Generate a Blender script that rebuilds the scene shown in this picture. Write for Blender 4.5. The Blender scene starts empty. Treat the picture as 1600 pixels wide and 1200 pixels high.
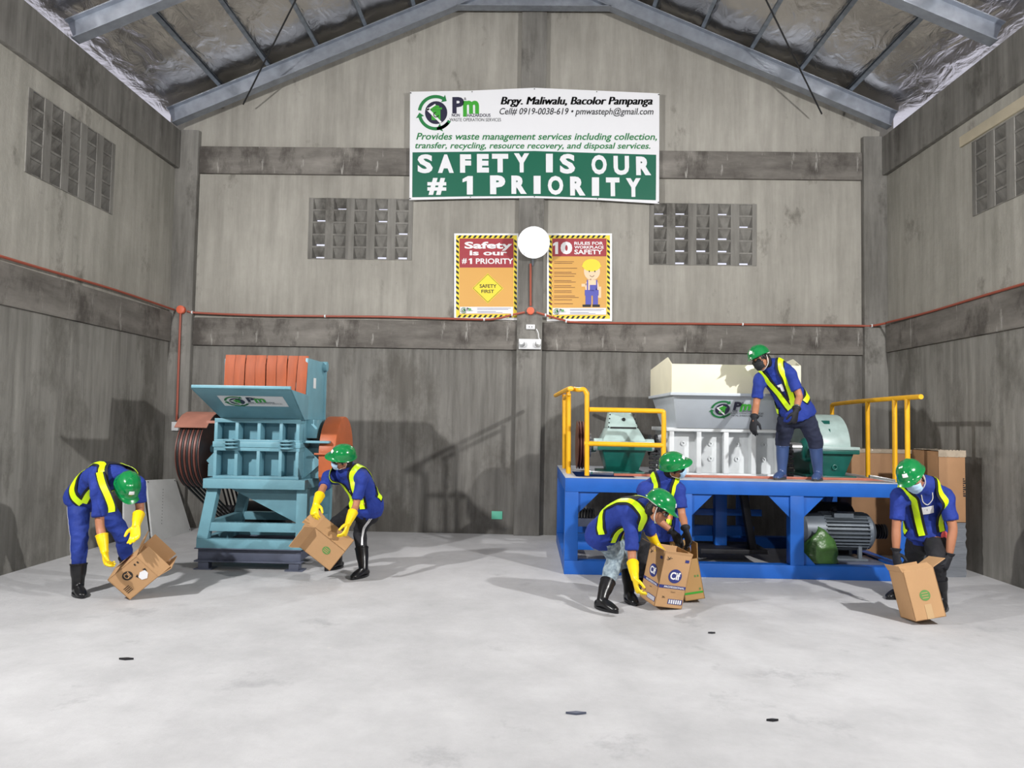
import bpy, bmesh, math, random
import numpy as np
from mathutils import Vector, Matrix, noise
from mathutils.bvhtree import BVHTree
V = Vector
random.seed(7)
SC = bpy.context.scene
COL = SC.collection

# ------------------------------------------------------------------ camera
F, CH = 1150.0, 1.7
_r = math.radians(1.0)
_d = V(((823-800)/F, (656-600)/F, 1.0)).normalized()
_x = V((math.cos(_r), math.sin(_r), 0.0)); _x = (_x - _d*_x.dot(_d)).normalized()
_z = _x.cross(_d)
RW = Matrix((_x, _d, _z))                      # camera (right, down, forward) -> world
cam_d = bpy.data.cameras.new('camera'); cam = bpy.data.objects.new('camera', cam_d); COL.objects.link(cam)
cam_d.sensor_width = 36; cam_d.lens = F/1600*36; cam_d.clip_end = 200
_ri, _dn, _fw = RW @ V((1,0,0)), RW @ V((0,1,0)), RW @ V((0,0,1))
cam.matrix_world = Matrix(((_ri.x, -_dn.x, -_fw.x, 0), (_ri.y, -_dn.y, -_fw.y, 0), (_ri.z, -_dn.z, -_fw.z, CH), (0,0,0,1)))
SC.camera = cam

# ------------------------------------------------------------------ daylight outside, exposure
w = bpy.data.worlds.new('daylight'); SC.world = w; w.use_nodes = True
w.node_tree.nodes['Background'].inputs[0].default_value = (0.84, 0.85, 1.0, 1)
w.node_tree.nodes['Background'].inputs[1].default_value = 1.1
SC.view_settings.view_transform = 'Standard'; SC.view_settings.look = 'None'
SC.view_settings.gamma = 1.0; SC.view_settings.use_curve_mapping = False
SC.view_settings.exposure = 0.0
LAMP_SIDE, LAMP_BACK, LAMP_FILL = 470.0, 60.0, 130.0

# ------------------------------------------------------------------ helpers
O0 = V((0, 0, CH))
def ray(px, py): return RW @ V(((px-800)/F, (py-600)/F, 1.0))
def at(px, py, Y):
    d = ray(px, py); return O0 + d*(Y/d.y)
def fl(px, py, Z=0.0):
    d = ray(px, py); return O0 + d*((Z-CH)/d.z)
def onx(px, py, X):
    d = ray(px, py); return O0 + d*(X/d.x)
def reach(p, px, py, L, near=True):
    """point on the sight ray of a pixel at bone length L from joint p"""
    d = ray(px, py).normalized(); o = O0 - p
    b = o.dot(d); c = o.dot(o) - L*L; q = b*b - c
    if q <= 0: return O0 + d*(-b)
    s = math.sqrt(q); return O0 + d*((-b - s) if near else (-b + s))
def lin(c):
    return tuple(((v/255)/12.92 if v/255 <= .04045 else ((v/255+.055)/1.055)**2.4) for v in c) + (1,)

MATS = {}
def mat(name, rgb, rough=.5, metal=0.0, var=0.0, scale=6.0, bump=0.0, bscale=60.0, coat=0.0, rgb2=None, stretch=(1,1,1), emit=0, spec=None):
    if name in MATS: return MATS[name]
    m = bpy.data.materials.new(name); m.use_nodes = True; MATS[name] = m
    nt = m.node_tree; b = nt.nodes['Principled BSDF']
    b.inputs['Roughness'].default_value = rough; b.inputs['Metallic'].default_value = metal
    b.inputs['Coat Weight'].default_value = coat
    if spec is not None: b.inputs['Specular IOR Level'].default_value = spec
    c = lin(rgb); b.inputs['Base Color'].default_value = c
    tc = nt.nodes.new('ShaderNodeTexCoord'); mp = nt.nodes.new('ShaderNodeMapping'); mp.inputs['Scale'].default_value = stretch
    nt.links.new(tc.outputs['Object'], mp.inputs[0])
    n = nt.nodes.new('ShaderNodeTexNoise'); n.inputs['Scale'].default_value = scale; n.inputs['Detail'].default_value = 6
    nt.links.new(mp.outputs[0], n.inputs['Vector'])
    r = nt.nodes.new('ShaderNodeValToRGB'); nt.links.new(n.outputs[0], r.inputs[0])
    if rgb2 is None:
        k = 1-var; k2 = 1+var*.6
        r.color_ramp.elements[0].color = (c[0]*k, c[1]*k, c[2]*k, 1); r.color_ramp.elements[1].color = (min(1,c[0]*k2), min(1,c[1]*k2), min(1,c[2]*k2), 1)
    else:
        r.color_ramp.elements[0].color = lin(rgb2); r.color_ramp.elements[1].color = c
    r.color_ramp.elements[0].position = .32; r.color_ramp.elements[1].position = .68
    nt.links.new(r.outputs[0], b.inputs['Base Color'])
    if bump:
        n2 = nt.nodes.new('ShaderNodeTexNoise'); n2.inputs['Scale'].default_value = bscale; n2.inputs['Detail'].default_value = 4
        nt.links.new(mp.outputs[0], n2.inputs['Vector'])
        bp = nt.nodes.new('ShaderNodeBump'); bp.inputs['Strength'].default_value = bump; bp.inputs['Distance'].default_value = .02
        nt.links.new(n2.outputs[0], bp.inputs['Height']); nt.links.new(bp.outputs[0], b.inputs['Normal'])
    if emit:
        b.inputs['Emission Color'].default_value = c; b.inputs['Emission Strength'].default_value = emit
    return m

def concrete(name, dark, light, stain, seed, streak=(3.2,3.2,.28), amount=.55, lower=None, palecut=.66):
    """cast concrete with form streaks, cloudy patches and dark stains of their own shape"""
    m = bpy.data.materials.new(name); m.use_nodes = True; MATS[name] = m
    nt = m.node_tree; N = nt.nodes.new; L = nt.links.new; b = nt.nodes['Principled BSDF']
    b.inputs['Roughness'].default_value = .85; b.inputs['Specular IOR Level'].default_value = .25
    tc = N('ShaderNodeTexCoord')
    def nz(sc, stretch, det=6, rough=.6, off=0):
        mp = N('ShaderNodeMapping'); mp.inputs['Scale'].default_value = stretch; mp.inputs['Location'].default_value = (seed*3.1+off, seed*1.7, off)
        L(tc.outputs['Object'], mp.inputs[0]); n = N('ShaderNodeTexNoise'); n.inputs['Scale'].default_value = sc
        n.inputs['Detail'].default_value = det; n.inputs['Roughness'].default_value = rough; L(mp.outputs[0], n.inputs['Vector']); return n.outputs[0]
    def ramp(x, a, b_, ca=(0,0,0,1), cb=(1,1,1,1)):
        r = N('ShaderNodeValToRGB'); r.color_ramp.elements[0].position = a; r.color_ramp.elements[1].position = b_
        r.color_ramp.elements[0].color = ca; r.color_ramp.elements[1].color = cb; L(x, r.inputs[0]); return r.outputs[0]
    def mix(f, a, b_, typ='MIX'):
        x = N('ShaderNodeMix'); x.data_type = 'RGBA'; x.blend_type = typ
        if isinstance(f, float): x.inputs[0].default_value = f
        else: L(f, x.inputs[0])
        for s, v in ((6, a), (7, b_)):
            if isinstance(v, tuple): x.inputs[s].default_value = v
            else: L(v, x.inputs[s])
        return x.outputs[2]
    cloud = nz(.55, (1,1,1)); st = nz(2.2, streak, 5, .65, 5); fine = nz(14, (1,1,.6), 8, .7, 9); big = nz(1.3, (1,1,.55), 8, .7, 17)
    m1 = N('ShaderNodeMath'); m1.operation = 'ADD'; L(cloud, m1.inputs[0]); L(st, m1.inputs[1])
    m2 = N('ShaderNodeMath'); m2.operation = 'MULTIPLY'; L(m1.outputs[0], m2.inputs[0]); m2.inputs[1].default_value = .5
    c = ramp(m2.outputs[0], .38, .63, lin(dark), lin(light))
    c = mix(ramp(big, amount, amount+.10), c, mix(.68, c, lin(stain)))
    c = mix(ramp(fine, .3, .75), mix(.10, c, lin(stain)), c)
    pale = nz(3.0, (2.2,2.2,.30), 7, .75, 31)
    c = mix(ramp(pale, palecut, palecut+.06), c, mix(.5, c, lin((200,198,192))))
    if lower:   # darker, streakier concrete tone below the middle beam
        sp = N('ShaderNodeSeparateXYZ'); L(tc.outputs['Object'], sp.inputs[0]); gt = N('ShaderNodeMath'); gt.operation = 'LESS_THAN'; L(sp.outputs[2], gt.inputs[0]); gt.inputs[1].default_value = 3.0
        st2 = nz(3.2, (2.6,2.6,.22), 6, .65, 41); c2 = ramp(st2, .34, .68, lin(lower[0]), lin(lower[1]))
        c2 = mix(ramp(big, .50, .62), c2, mix(.6, c2, lin(stain))); c2 = mix(ramp(cloud, .35, .65), mix(.35, c2, lin(lower[0])), c2)
        thin = nz(9.0, (3.5,3.5,.10), 5, .6, 53); c2 = mix(ramp(thin, .70, .74), c2, mix(.38, c2, lin((196,195,192))))
        c = mix(gt.outputs[0], c, c2)
    L(c, b.inputs['Base Color'])
    bp = N('ShaderNodeBump'); bp.inputs['Strength'].default_value = .35; bp.inputs['Distance'].default_value = .02
    L(fine, bp.inputs['Height']); L(bp.outputs[0], b.inputs['Normal'])
    return m

class MB:
    """collects shapes in world coordinates into one mesh"""
    def __init__(s): s.v = []; s.f = []
    def add(s, vs, fs):
        k = len(s.v); s.v += [V(p) for p in vs]; s.f += [tuple(i+k for i in f) for f in fs]; return s
    def hexa(s, p):  # 8 points: bottom ring 0-3, top ring 4-7
        return s.add(p, [(3,2,1,0),(4,5,6,7),(0,1,5,4),(1,2,6,5),(2,3,7,6),(3,0,4,7)])
    def box(s, a, b):
        x0,x1 = sorted((a[0],b[0])); y0,y1 = sorted((a[1],b[1])); z0,z1 = sorted((a[2],b[2]))
        return s.hexa([(x0,y0,z0),(x1,y0,z0),(x1,y1,z0),(x0,y1,z0),(x0,y0,z1),(x1,y0,z1),(x1,y1,z1),(x0,y1,z1)])
    def obox(s, c, ax, ay, az):  # centre and half-axis vectors
        c = V(c); return s.hexa([c-ax-ay-az, c+ax-ay-az, c+ax+ay-az, c-ax+ay-az, c-ax-ay+az, c+ax-ay+az, c+ax+ay+az, c-ax+ay+az])
    def bar(s, a, b, w, h, up=(0,0,1)):
        a, b = V(a), V(b); t = (b-a); l = t.length/2; t.normalize(); u = V(up); sd = t.cross(u)
        if sd.length < 1e-4: sd = t.cross(V((1,0,0)))
        sd.normalize(); u = sd.cross(t)
        return s.obox((a+b)/2, t*l, sd*w/2, u*h/2)
    def prism(s, poly, vec):
        n = len(poly); vec = V(vec); p = [V(q) for q in poly]
        return s.add(p+[q+vec for q in p], [tuple(range(n-1,-1,-1)), tuple(range(n,2*n))]+[(i,(i+1)%n,(i+1)%n+n,i+n) for i in range(n)])
    def tube(s, pts, r, n=12, side=None, cap='flat'):
        pts = [V(p) for p in pts]; m = len(pts)
        rr = r if isinstance(r, (list, tuple)) else [r]*m
        rr = [(q, q) if not isinstance(q, (list, tuple)) else q for q in rr]
        tg = []
        for i in range(m):
            t = pts[min(i+1, m-1)] - pts[max(i-1, 0)]
            tg.append(t.normalized() if t.length > 1e-7 else V((0,0,1)))
        sv = V(side) if side is not None else (V((1,0,0)) if abs(tg[0].x) < .8 else V((0,1,0)))
        rings = []
        for i in range(m):
            q = sv - tg[i]*sv.dot(tg[i])
            if q.length < 1e-4: q = tg[i].orthogonal()
            q.normalize()
            if side is None: sv = q
            rings.append((pts[i], q, tg[i].cross(q), rr[i]))
        if cap == 'round':
            def ends(R, t):
                p, a, b, (x, y) = R; rm = (x+y)/2
                return [(p+t*rm*math.sin(k), a, b, (x*math.cos(k), y*math.cos(k))) for k in (.5, .95, 1.3)]
            rings = list(reversed(ends(rings[0], -tg[0]))) + rings + ends(rings[-1], tg[-1])
        vs = []; fs = []
        for p, a, b, (x, y) in rings:
            for k in range(n):
                c = 2*math.pi*k/n; vs.append(p + a*x*math.cos(c) + b*y*math.sin(c))
        K = len(rings)
        for i in range(K-1):
            for k in range(n):
                fs.append((i*n+k, i*n+(k+1)%n, (i+1)*n+(k+1)%n, (i+1)*n+k))
        fs.append(tuple(range(n-1,-1,-1))); fs.append(tuple(range((K-1)*n, K*n)))
        return s.add(vs, fs)
    def cyl(s, a, b, r, n=20, r2=None): return s.tube([a, b], [r, r if r2 is None else r2], n)
    def ring(s, a, b, ro, ri, n=28):   # hollow cylinder
        a, b = V(a), V(b); t = (b-a).normalized(); u = t.orthogonal().normalized(); w_ = t.cross(u); vs = []
        for p, r in ((a,ro),(b,ro),(b,ri),(a,ri)):
            vs += [p+u*r*math.cos(2*math.pi*k/n)+w_*r*math.sin(2*math.pi*k/n) for k in range(n)]
        fs = []
        for j in range(4):
            for k in range(n): fs.append((j*n+k, j*n+(k+1)%n, ((j+1)%4)*n+(k+1)%n, ((j+1)%4)*n+k))
        return s.add(vs, fs)
    def lathe(s, o, axis, prof, n=28):  # prof: (distance along axis, radius)
        o = V(o); t = V(axis).normalized()
        return s.tube([o+t*d for d, r in prof], [max(r, 1e-4) for d, r in prof], n, side=t.orthogonal())
    def ellipsoid(s, c, ax, ay, az, n=20, m=12):
        c = V(c); vs = [c-az]; fs = []
        for i in range(1, m):
            a = math.pi*i/m
            for k in range(n):
                b = 2*math.pi*k/n; vs.append(c - az*math.cos(a) + (ax*math.cos(b)+ay*math.sin(b))*math.sin(a))
        vs.append(c+az); q = len(vs)-1
        for k in range(n): fs.append((0, 1+(k+1)%n, 1+k)); fs.append((q, q-n+k, q-n+(k+1)%n))
        for i in range(m-2):
            for k in range(n): fs.append((1+i*n+k, 1+i*n+(k+1)%n, 1+(i+1)*n+(k+1)%n, 1+(i+1)*n+k))
        return s.add(vs, fs)
    def sheet(s, G, th=None, nrm=None):   # G: rows of points -> surface (optionally a slab of thickness th along nrm)
        R, C = len(G), len(G[0]); k = len(s.v); top = [V(p) for row in G for p in row]; fs = []
        for i in range(R-1):
            for j in range(C-1): fs.append((i*C+j, i*C+j+1, (i+1)*C+j+1, (i+1)*C+j))
        if th is None: return s.add(top, fs)
        n_ = R*C; bot = [p - (V(nrm) if not isinstance(nrm, list) else nrm[i])*th for i, p in enumerate(top)]
        fs += [tuple(n_+q for q in reversed(f)) for f in fs]
        ed = [(0*C+j, j+1) for j in range(C-1)] + [((R-1)*C+j+1, (R-1)*C+j) for j in range(C-1)] + [((i+1)*C, i*C) for i in range(R-1)] + [(i*C+C-1, (i+1)*C+C-1) for i in range(R-1)]
        fs += [(b, a, a+n_, b+n_) for a, b in ed]
        return s.add(top+bot, fs)
    def build(s, name, m, parent=None, bevel=0.0, smooth=True, origin=None, ang=35, seg=2):
        if SHIFT.length: s.v = [p+SHIFT for p in s.v]
        me = bpy.data.meshes.new(name)
        if parent is not None: off = OFF[parent.name]
        elif origin is not None: off = V(origin)
        else:
            xs = [p.x for p in s.v]; ys = [p.y for p in s.v]; zs = [p.z for p in s.v]
            off = V(((min(xs)+max(xs))/2, (min(ys)+max(ys))/2, min(zs)))
        me.from_pydata([p-off for p in s.v], [], s.f)
        bm = bmesh.new(); bm.from_mesh(me); bmesh.ops.recalc_face_normals(bm, faces=bm.faces)
        if bevel:
            es = [e for e in bm.edges if len(e.link_faces) == 2 and e.calc_face_angle(0) > .5]
            bmesh.ops.bevel(bm, geom=es, offset=bevel, segments=seg, profile=.6, affect='EDGES', clamp_overlap=True)
        bm.to_mesh(me); bm.free()
        return link(name, me, m, parent, off, smooth, ang)

OFF = {}; SHIFT = V((0,0,0))
def link(name, me, m, parent, off, smooth=True, ang=35):
    if m: me.materials.append(m)
    if smooth and len(me.polygons):
        me.polygons.foreach_set('use_smooth', [True]*len(me.polygons)); me.set_sharp_from_angle(angle=math.radians(ang))
    o = bpy.data.objects.new(name, me); COL.objects.link(o)
    if parent is not None: o.parent = parent
    else: o.location = off
    OFF[o.name] = V(off); return o
def thing(name, label, cat, loc, group=None):
    o = bpy.data.objects.new(name, None); COL.objects.link(o); o.location = loc; o.empty_display_size = .1
    OFF[o.name] = V(loc); return tag(o, label, cat, group)
def tag(o, label=None, cat=None, group=None):
    if label: o['label'] = label
    if cat: o['category'] = cat
    if group: o['group'] = group
    return o
def struct(name, mb, m, bevel=0.0, **k):
    o = mb.build(name, m, None, bevel, **k); o['kind'] = 'structure'; return o
def lab(o, text): o['label'] = text; return o

def text_mesh(mb_list, s, o, right, up, width=None, height=None, bold=0.0, shear=0.0, spacing=1.0, align='L', depth=.0015):
    """adds lettering as geometry; o = lower-left (or centre-bottom) point"""
    cu = bpy.data.curves.new('t', 'FONT'); cu.body = s; cu.size = 1; cu.offset = bold; cu.shear = shear; cu.space_character = spacing
    cu.resolution_u = 3
    ob = bpy.data.objects.new('t', cu); me = ob.to_mesh()
    co = [V(v.co) for v in me.vertices]; fs = [tuple(p.vertices) for p in me.polygons]
    ob.to_mesh_clear(); bpy.data.objects.remove(ob); bpy.data.curves.remove(cu)
    x0 = min(p.x for p in co); x1 = max(p.x for p in co); y0 = min(p.y for p in co); y1 = max(p.y for p in co)
    sx = width/(x1-x0) if width else None; sy = height/(y1-y0) if height else None
    sx = sx or sy; sy = sy or sx
    right, up = V(right).normalized(), V(up).normalized(); n = right.cross(up); o = V(o)
    dx = 0 if align == 'L' else -(x1-x0)*sx/2
    mb_list.add([o + right*((p.x-x0)*sx+dx) + up*((p.y-y0)*sy) + n*depth for p in co], fs)
    return mb_list

def catmull(P, n=5):
    P = [V(p) for p in P]; out = []
    for i in range(len(P)-1):
        a, b, c, d = P[max(i-1,0)], P[i], P[i+1], P[min(i+2, len(P)-1)]
        for k in range(n):
            t = k/n; out.append(.5*((2*b)+(c-a)*t+(2*a-5*b+4*c-d)*t*t+(3*b-a-3*c+d)*t**3))
    return out+[P[-1]]
def catr(R, n=5):
    q = catmull([V((a, b, 0)) if not isinstance(a, tuple) else V((a[0], a[1], 0)) for a, b in [(r, r) if not isinstance(r, (tuple, list)) else r for r in R]], n)
    return [(p.x, p.y) for p in q]

# ------------------------------------------------------------------ materials
C_WALL = concrete('concrete_wall', (140,137,130), (170,167,159), (80,76,70), 1, amount=.60, lower=((102,100,96), (140,138,133)), palecut=.70)
C_SIDE = concrete('concrete_side_wall', (138,136,128), (172,169,161), (80,77,70), 5, amount=.58, lower=((118,116,111), (156,154,148)), palecut=.70)
C_BEAM = concrete('concrete_beam', (92,88,84), (142,138,132), (62,57,54), 9, (.5,.5,2.2), .52, palecut=.60)
C_COL = concrete('concrete_column', (94,92,88), (142,140,135), (70,67,63), 13)
C_FLOOR = concrete('concrete_floor', (172,172,174), (192,192,194), (150,150,153), 21, (1,1,1), .60)
STEEL = mat('galvanised_steel', (146,152,162), .42, .6, .15, 9)
STEELD = mat('galvanised_purlin', (130,138,148), .45, .6, .2, 12)
RODM = mat('black_rod', (26,26,28), .6)
TEAL = mat('teal_paint', (106,152,166), .42, 0, .10, 5, .05, 40)
TEALD = mat('slate_grey_paint', (84,90,108), .5, 0, .12, 7)
ORANGE = mat('orange_paint', (174,90,50), .45, 0, .14, 5)
ORANGEV = mat('orange_curtain', (160,74,32), .6, 0, .15, 9, stretch=(3,3,.4))
BLACK = mat('black_rubber', (22,22,24), .5)
RUST = mat('red_brown_pulley', (100,58,50), .45, .25, .2, 10)
IRON = mat('dark_iron', (44,44,48), .5, .4, .2, 12)
BRIGHT = mat('bright_shaft', (196,198,200), .25, .9)
BLUE = mat('blue_paint', (26,92,180), .42, 0, .10, 4, .04, 40)
YEL = mat('yellow_rail_paint', (240,178,22), .38, 0, .10, 7)
WHITEP = mat('white_machine_paint', (208,212,214), .42, 0, .06, 5)
GREYP = mat('pale_grey_hopper_paint', (186,194,202), .42, 0, .06, 4)
CREAM = mat('cream_paint', (222,218,194), .45, 0, .05, 4)
GBGRN = mat('gearbox_green', (18,92,83), .38, 0, .15, 8)
GBLIGHT = mat('gearbox_pale_green', (172,194,191), .35, 0, .12, 9)
MOTG = mat('motor_grey', (104,112,120), .45, .2, .12, 8)
CARD = mat('cardboard', (186,146,104), .8, 0, .07, 3, .05, 80)
CARDI = mat('cardboard_inside', (168,128,88), .85, 0, .07, 3)
CARDD = mat('brown_carton', (168,128,92), .7, 0, .10, 3, .08, 30)
WRAP = mat('grey_wrapped_goods', (120,124,130), .22, 0, .15, 3, .5, 9, stretch=(.6,.6,4))
FILM = mat('clear_film_edge', (178,164,146), .15, 0, .1, 12, .4, 30)
PAPERW = mat('white_vinyl', (232,232,234), .42)
BANW = mat('banner_white', (228,229,233), .38)
BANG = mat('banner_green', (22,98,76), .38)
INKG = mat('ink_green', (28,120,62), .5)
INKLG = mat('ink_leaf_green', (60,160,50), .5)
INKN = mat('ink_navy', (34,32,58), .5)
INKB = mat('ink_black', (26,26,30), .55)
INKR = mat('ink_maroon', (160,52,62), .5)
INKO = mat('poster_orange', (216,164,84), .45)
INKY = mat('poster_yellow', (236,214,60), .45)
INKBLU = mat('ink_blue', (44,56,120), .6)
SKINP = mat('poster_skin', (240,206,172), .5)
BLUEP = mat('poster_overall', (84,86,176), .5)
PVC = mat('orange_conduit', (156,78,60), .45)
PVCB = mat('orange_junction', (214,98,66), .45)
WPLA = mat('white_plastic', (222,224,226), .35)
BOARD = mat('white_panel_board', (216,218,218), .5, 0, .12, 2.5)
WOOD = mat('pale_timber', (186,176,154), .7, 0, .12, 4)
GREENBAG = mat('green_plastic_sack', (70,108,54), .32, 0, .22, 7, .5, 14)
COPPER = mat('red_copper_strip', (176,104,84), .5, .1, .15, 8)
SHIRT = mat('royal_blue_cotton', (24,50,138), .8, 0, .12, 9, .5, 20)
VESTB = mat('black_vest_mesh', (20,22,34), .8, 0, .1, 200)
LIME = mat('lime_reflective', (214,252,10), .4, 0, .03, 20)
PINK = mat('salmon_clip', (240,150,110), .5)
TRBLUE = mat('blue_track_trousers', (28,54,140), .75, 0, .12, 9, .45, 18)
TRBLACK = mat('black_trousers', (24,24,30), .8, 0, .15, 9, .45, 18)
TRNAVY = mat('navy_trousers', (36,42,66), .85, 0, .15, 9, .45, 18)
JEANS = mat('acid_wash_denim', (166,182,190), .85, 0, 0, 26, .2, 90, rgb2=(96,112,124))
BOOTB = mat('black_rubber_boot', (24,24,27), .28, 0, .1, 8)
BOOTN = mat('navy_rubber_boot', (58,78,122), .28, 0, .1, 8)
SOLE = mat('boot_sole', (60,60,62), .7)
GLY = mat('yellow_rubber_glove', (240,204,10), .4, 0, .05, 12)
GLB = mat('black_glove', (22,23,30), .75, 0, .1, 20)
SKIN = mat('skin', (172,116,86), .55, 0, .06, 14)
HAIR = mat('black_hair', (20,17,16), .6, 0, .2, 60)
HAT = mat('green_hard_hat', (14,122,62), .18, 0, .03, 3, coat=.5)
MASKB = mat('pale_blue_mask', (176,208,236), .75)
MASKK = mat('black_mask', (22,23,28), .7)
EYEW = mat('eye_white', (226,222,216), .3)
LENS = mat('dark_lens', (30,34,46), .12)
STRAPW = mat('white_strap', (214,214,212), .6)

def foil_mat():
    m = bpy.data.materials.new('roof_foil'); m.use_nodes = True; nt = m.node_tree; b = nt.nodes['Principled BSDF']
    b.inputs['Metallic'].default_value = 1; b.inputs['Roughness'].default_value = .24; b.inputs['Base Color'].default_value = (.62,.60,.585,1)
    tc = nt.nodes.new('ShaderNodeTexCoord'); n = nt.nodes.new('ShaderNodeTexNoise'); n.inputs['Scale'].default_value = 5; n.inputs['Detail'].default_value = 7; n.inputs['Distortion'].default_value = .8
    mp = nt.nodes.new('ShaderNodeMapping'); mp.inputs['Scale'].default_value = (1.0, .45, 1.0); nt.links.new(tc.outputs['Object'], mp.inputs[0]); nt.links.new(mp.outputs[0], n.inputs['Vector'])
    bp = nt.nodes.new('ShaderNodeBump'); bp.inputs['Strength'].default_value = .55; bp.inputs['Distance'].default_value = .06
    nt.links.new(n.outputs[0], bp.inputs['Height']); nt.links.new(bp.outputs[0], b.inputs['Normal'])
    return m
FOIL = foil_mat()

# ------------------------------------------------------------------ the shell
XL, XR, YB, YF, ZT = -5.4, 5.3, 11.0, -3.0, 6.0
def groof(x): return 8.72 - .43*abs(x)
struct('floor', MB().box((XL-.15, YF-.15, -.12), (XR+.15, YB+.2, 0)), C_FLOOR)
VB = [(-3.36,-1.78,4.08,5.02), (1.80,3.40,4.06,5.00)]
def gable(y0, y1, holes):
    b = MB(); xs = sorted(set([XL-.15, 0, XR+.15] + [q for h in holes for q in h[:2]]))
    for a, c in zip(xs, xs[1:]):
        h = [q for q in holes if q[0] <= (a+c)/2 <= q[1]]
        spans = [(0, None)] if not h else [(0, h[0][2]), (h[0][3], None)]
        for z0, z1 in spans:
            ta, tc = (z1, z1) if z1 else (groof(a), groof(c))
            b.prism([(a,y0,z0),(c,y0,z0),(c,y0,tc),(a,y0,ta)], (0,y1-y0,0))
    return b
struct('wall_back', gable(YB, YB+.15, VB), C_WALL, smooth=False)
struct('wall_front', gable(YF-.15, YF, []), C_WALL, smooth=False)
VL = (7.62, 9.28, 4.25, 5.17); VR = (7.05, 8.80, 4.22, 5.12)
def side(x0, x1, h):
    b = MB(); b.box((x0,YF,0),(x1,h[0],ZT)); b.box((x0,h[1],0),(x1,YB,ZT)); b.box((x0,h[0],0),(x1,h[1],h[2])); b.box((x0,h[0],h[3]),(x1,h[1],ZT)); return b
struct('wall_left', side(XL-.15, XL, VL), C_SIDE, smooth=False)
struct('wall_right', side(XR, XR+.15, VR), C_SIDE, smooth=False)
# beams and columns cast into the walls
n_trim = [0]
def trim(mb, m=None, bevel=.012):
    n_trim[0] += 1; return struct('trim_%d' % n_trim[0], mb, m or C_BEAM, bevel)
for z0, z1 in ((2.74, 3.16), (5.37, 5.79)):
    trim(MB().box((XL+.34, YB-.05, z0), (-.17, YB+.02, z1))); trim(MB().box((.21, YB-.05, z0), (XR-.34, YB+.02, z1)))
for z0, z1, d in ((2.78, 3.22, .04), (5.42, ZT, .07)):
    mm = C_COL if z0 > 5 else C_BEAM
    trim(MB().box((XL-.02, YF, z0), (XL+d, YB-.11, z1)), mm); trim(MB().box((XR-d, YF, z0), (XR+.02, YB-.11, z1)), mm)
trim(MB().box((XL-.02, YB-.10, 0), (XL+.34, YB+.02, 6.02)), C_COL); trim(MB().box((XR-.34, YB-.10, 0), (XR+.02, YB+.02, 6.02)), C_COL)
trim(MB().box((-.17, YB-.10, 0), (.21, YB+.02, 8.2)), C_COL)
trim(MB().box((XR-.03, 6.6, VR[3]+.02), (XR+.02, 9.02, VR[3]+.15)), WOOD, .006)

# breeze-block vents
def vent(name, o, u, nrm, W, H, nc, nr, seed):
    """o lower-left inner corner, u along the wall, nrm out of the room"""
    rnd = random.Random(seed); u = V(u); nrm = V(nrm); z = V((0,0,1)); o = V(o); b = MB(); T = .13
    cw, ch = W/nc, H/nr; mw = cw*.40
    def bx(x0, x1, z0, z1, d0, d1):
        b.hexa([o+u*x+nrm*d+z*q for q in (z0, z1) for x, d in ((x0,d0),(x1,d0),(x1,d1),(x0,d1))])
    for i in range(nc+1):
        c = i*cw; bx(max(0, c-mw/2), min(W, c+mw/2), 0, H, .0, T)
    for i in range(nc):
        x0, x1 = i*cw+mw/2, (i+1)*cw-mw/2
        for j in range(nr+1):
            zz = j*ch; bx(x0, x1, max(0, zz-.013), min(H, zz+.013), .004, T)
        for j in range(nr):
            z0, z1 = j*ch+.013, (j+1)*ch-.013; gap = rnd.choice((.0, .045, .05, .0, .052)) if seed < 3 else rnd.choice((.0, .03, .0))
            p = [(.015, z1), (.035, z1), (T-.005, z0+gap), (T-.025, z0+gap)]
            b.prism([o+u*x0+nrm*d+z*q for d, q in p], u*(x1-x0))
            for s_, xx in ((1, x0), (-1, x1)):   # splayed cheeks
                b.prism([o+u*xx+nrm*.012+z*z0, o+u*xx+nrm*T+z*z0, o+u*(xx+s_*.03)+nrm*T+z*z0], z*(z1-z0))
    return struct(name, b, C_COL, smooth=False)
for i, h in enumerate(VB): vent('window_%d' % (i+1), (h[0], YB-.012, h[2]), (1,0,0), (0,1,0), h[1]-h[0], h[3]-h[2], 5, 5, i+1)
vent('window_3', (XL+.012, VL[0], VL[2]), (0,1,0), (-1,0,0), VL[1]-VL[0], VL[3]-VL[2], 5, 5, 4)
vent('window_4', (XR-.012, VR[1], VR[2]), (0,-1,0), (1,0,0), VR[1]-VR[0], VR[3]-VR[2], 5, 5, 5)

# roof: wrinkled foil under the sheets, rafters, purlins, rods
def foil():
    b = MB()
    for s in (-1, 1):
        G = []
        for i in range(0, 71):
            x = s*i*6.05/70; row = []
            for j in range(0, 121):
                y = YF-.2 + j*(YB+.75-YF+.2)/120
                q = noise.turbulence(V((x*1.1, y*.8, s*3)), 4, False, noise_basis='PERLIN_ORIGINAL')
                rip = abs(noise.noise(V((x*2.2+y*1.3, y*2.6-x, 9))))**.7
                sag = .035*abs(math.sin(math.pi*(abs(x)-.25)/.72))
                row.append((x, y, groof(x)+.03-sag-.035*q-.04*rip*(.4+.6*(q > .5))))
            G.append(row)
        b.sheet(G)
    return b
struct('ceiling', foil(), FOIL, ang=180)
def ibeam(b, a, c, w_, h, t, up):
    a, c, up = V(a), V(c), V(up).normalized()
    b.bar(a+up*(h/2-t/2), c+up*(h/2-t/2), w_, t, up); b.bar(a-up*(h/2-t/2), c-up*(h/2-t/2), w_, t, up); b.bar(a, c, t, h-2*t, up)
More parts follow.
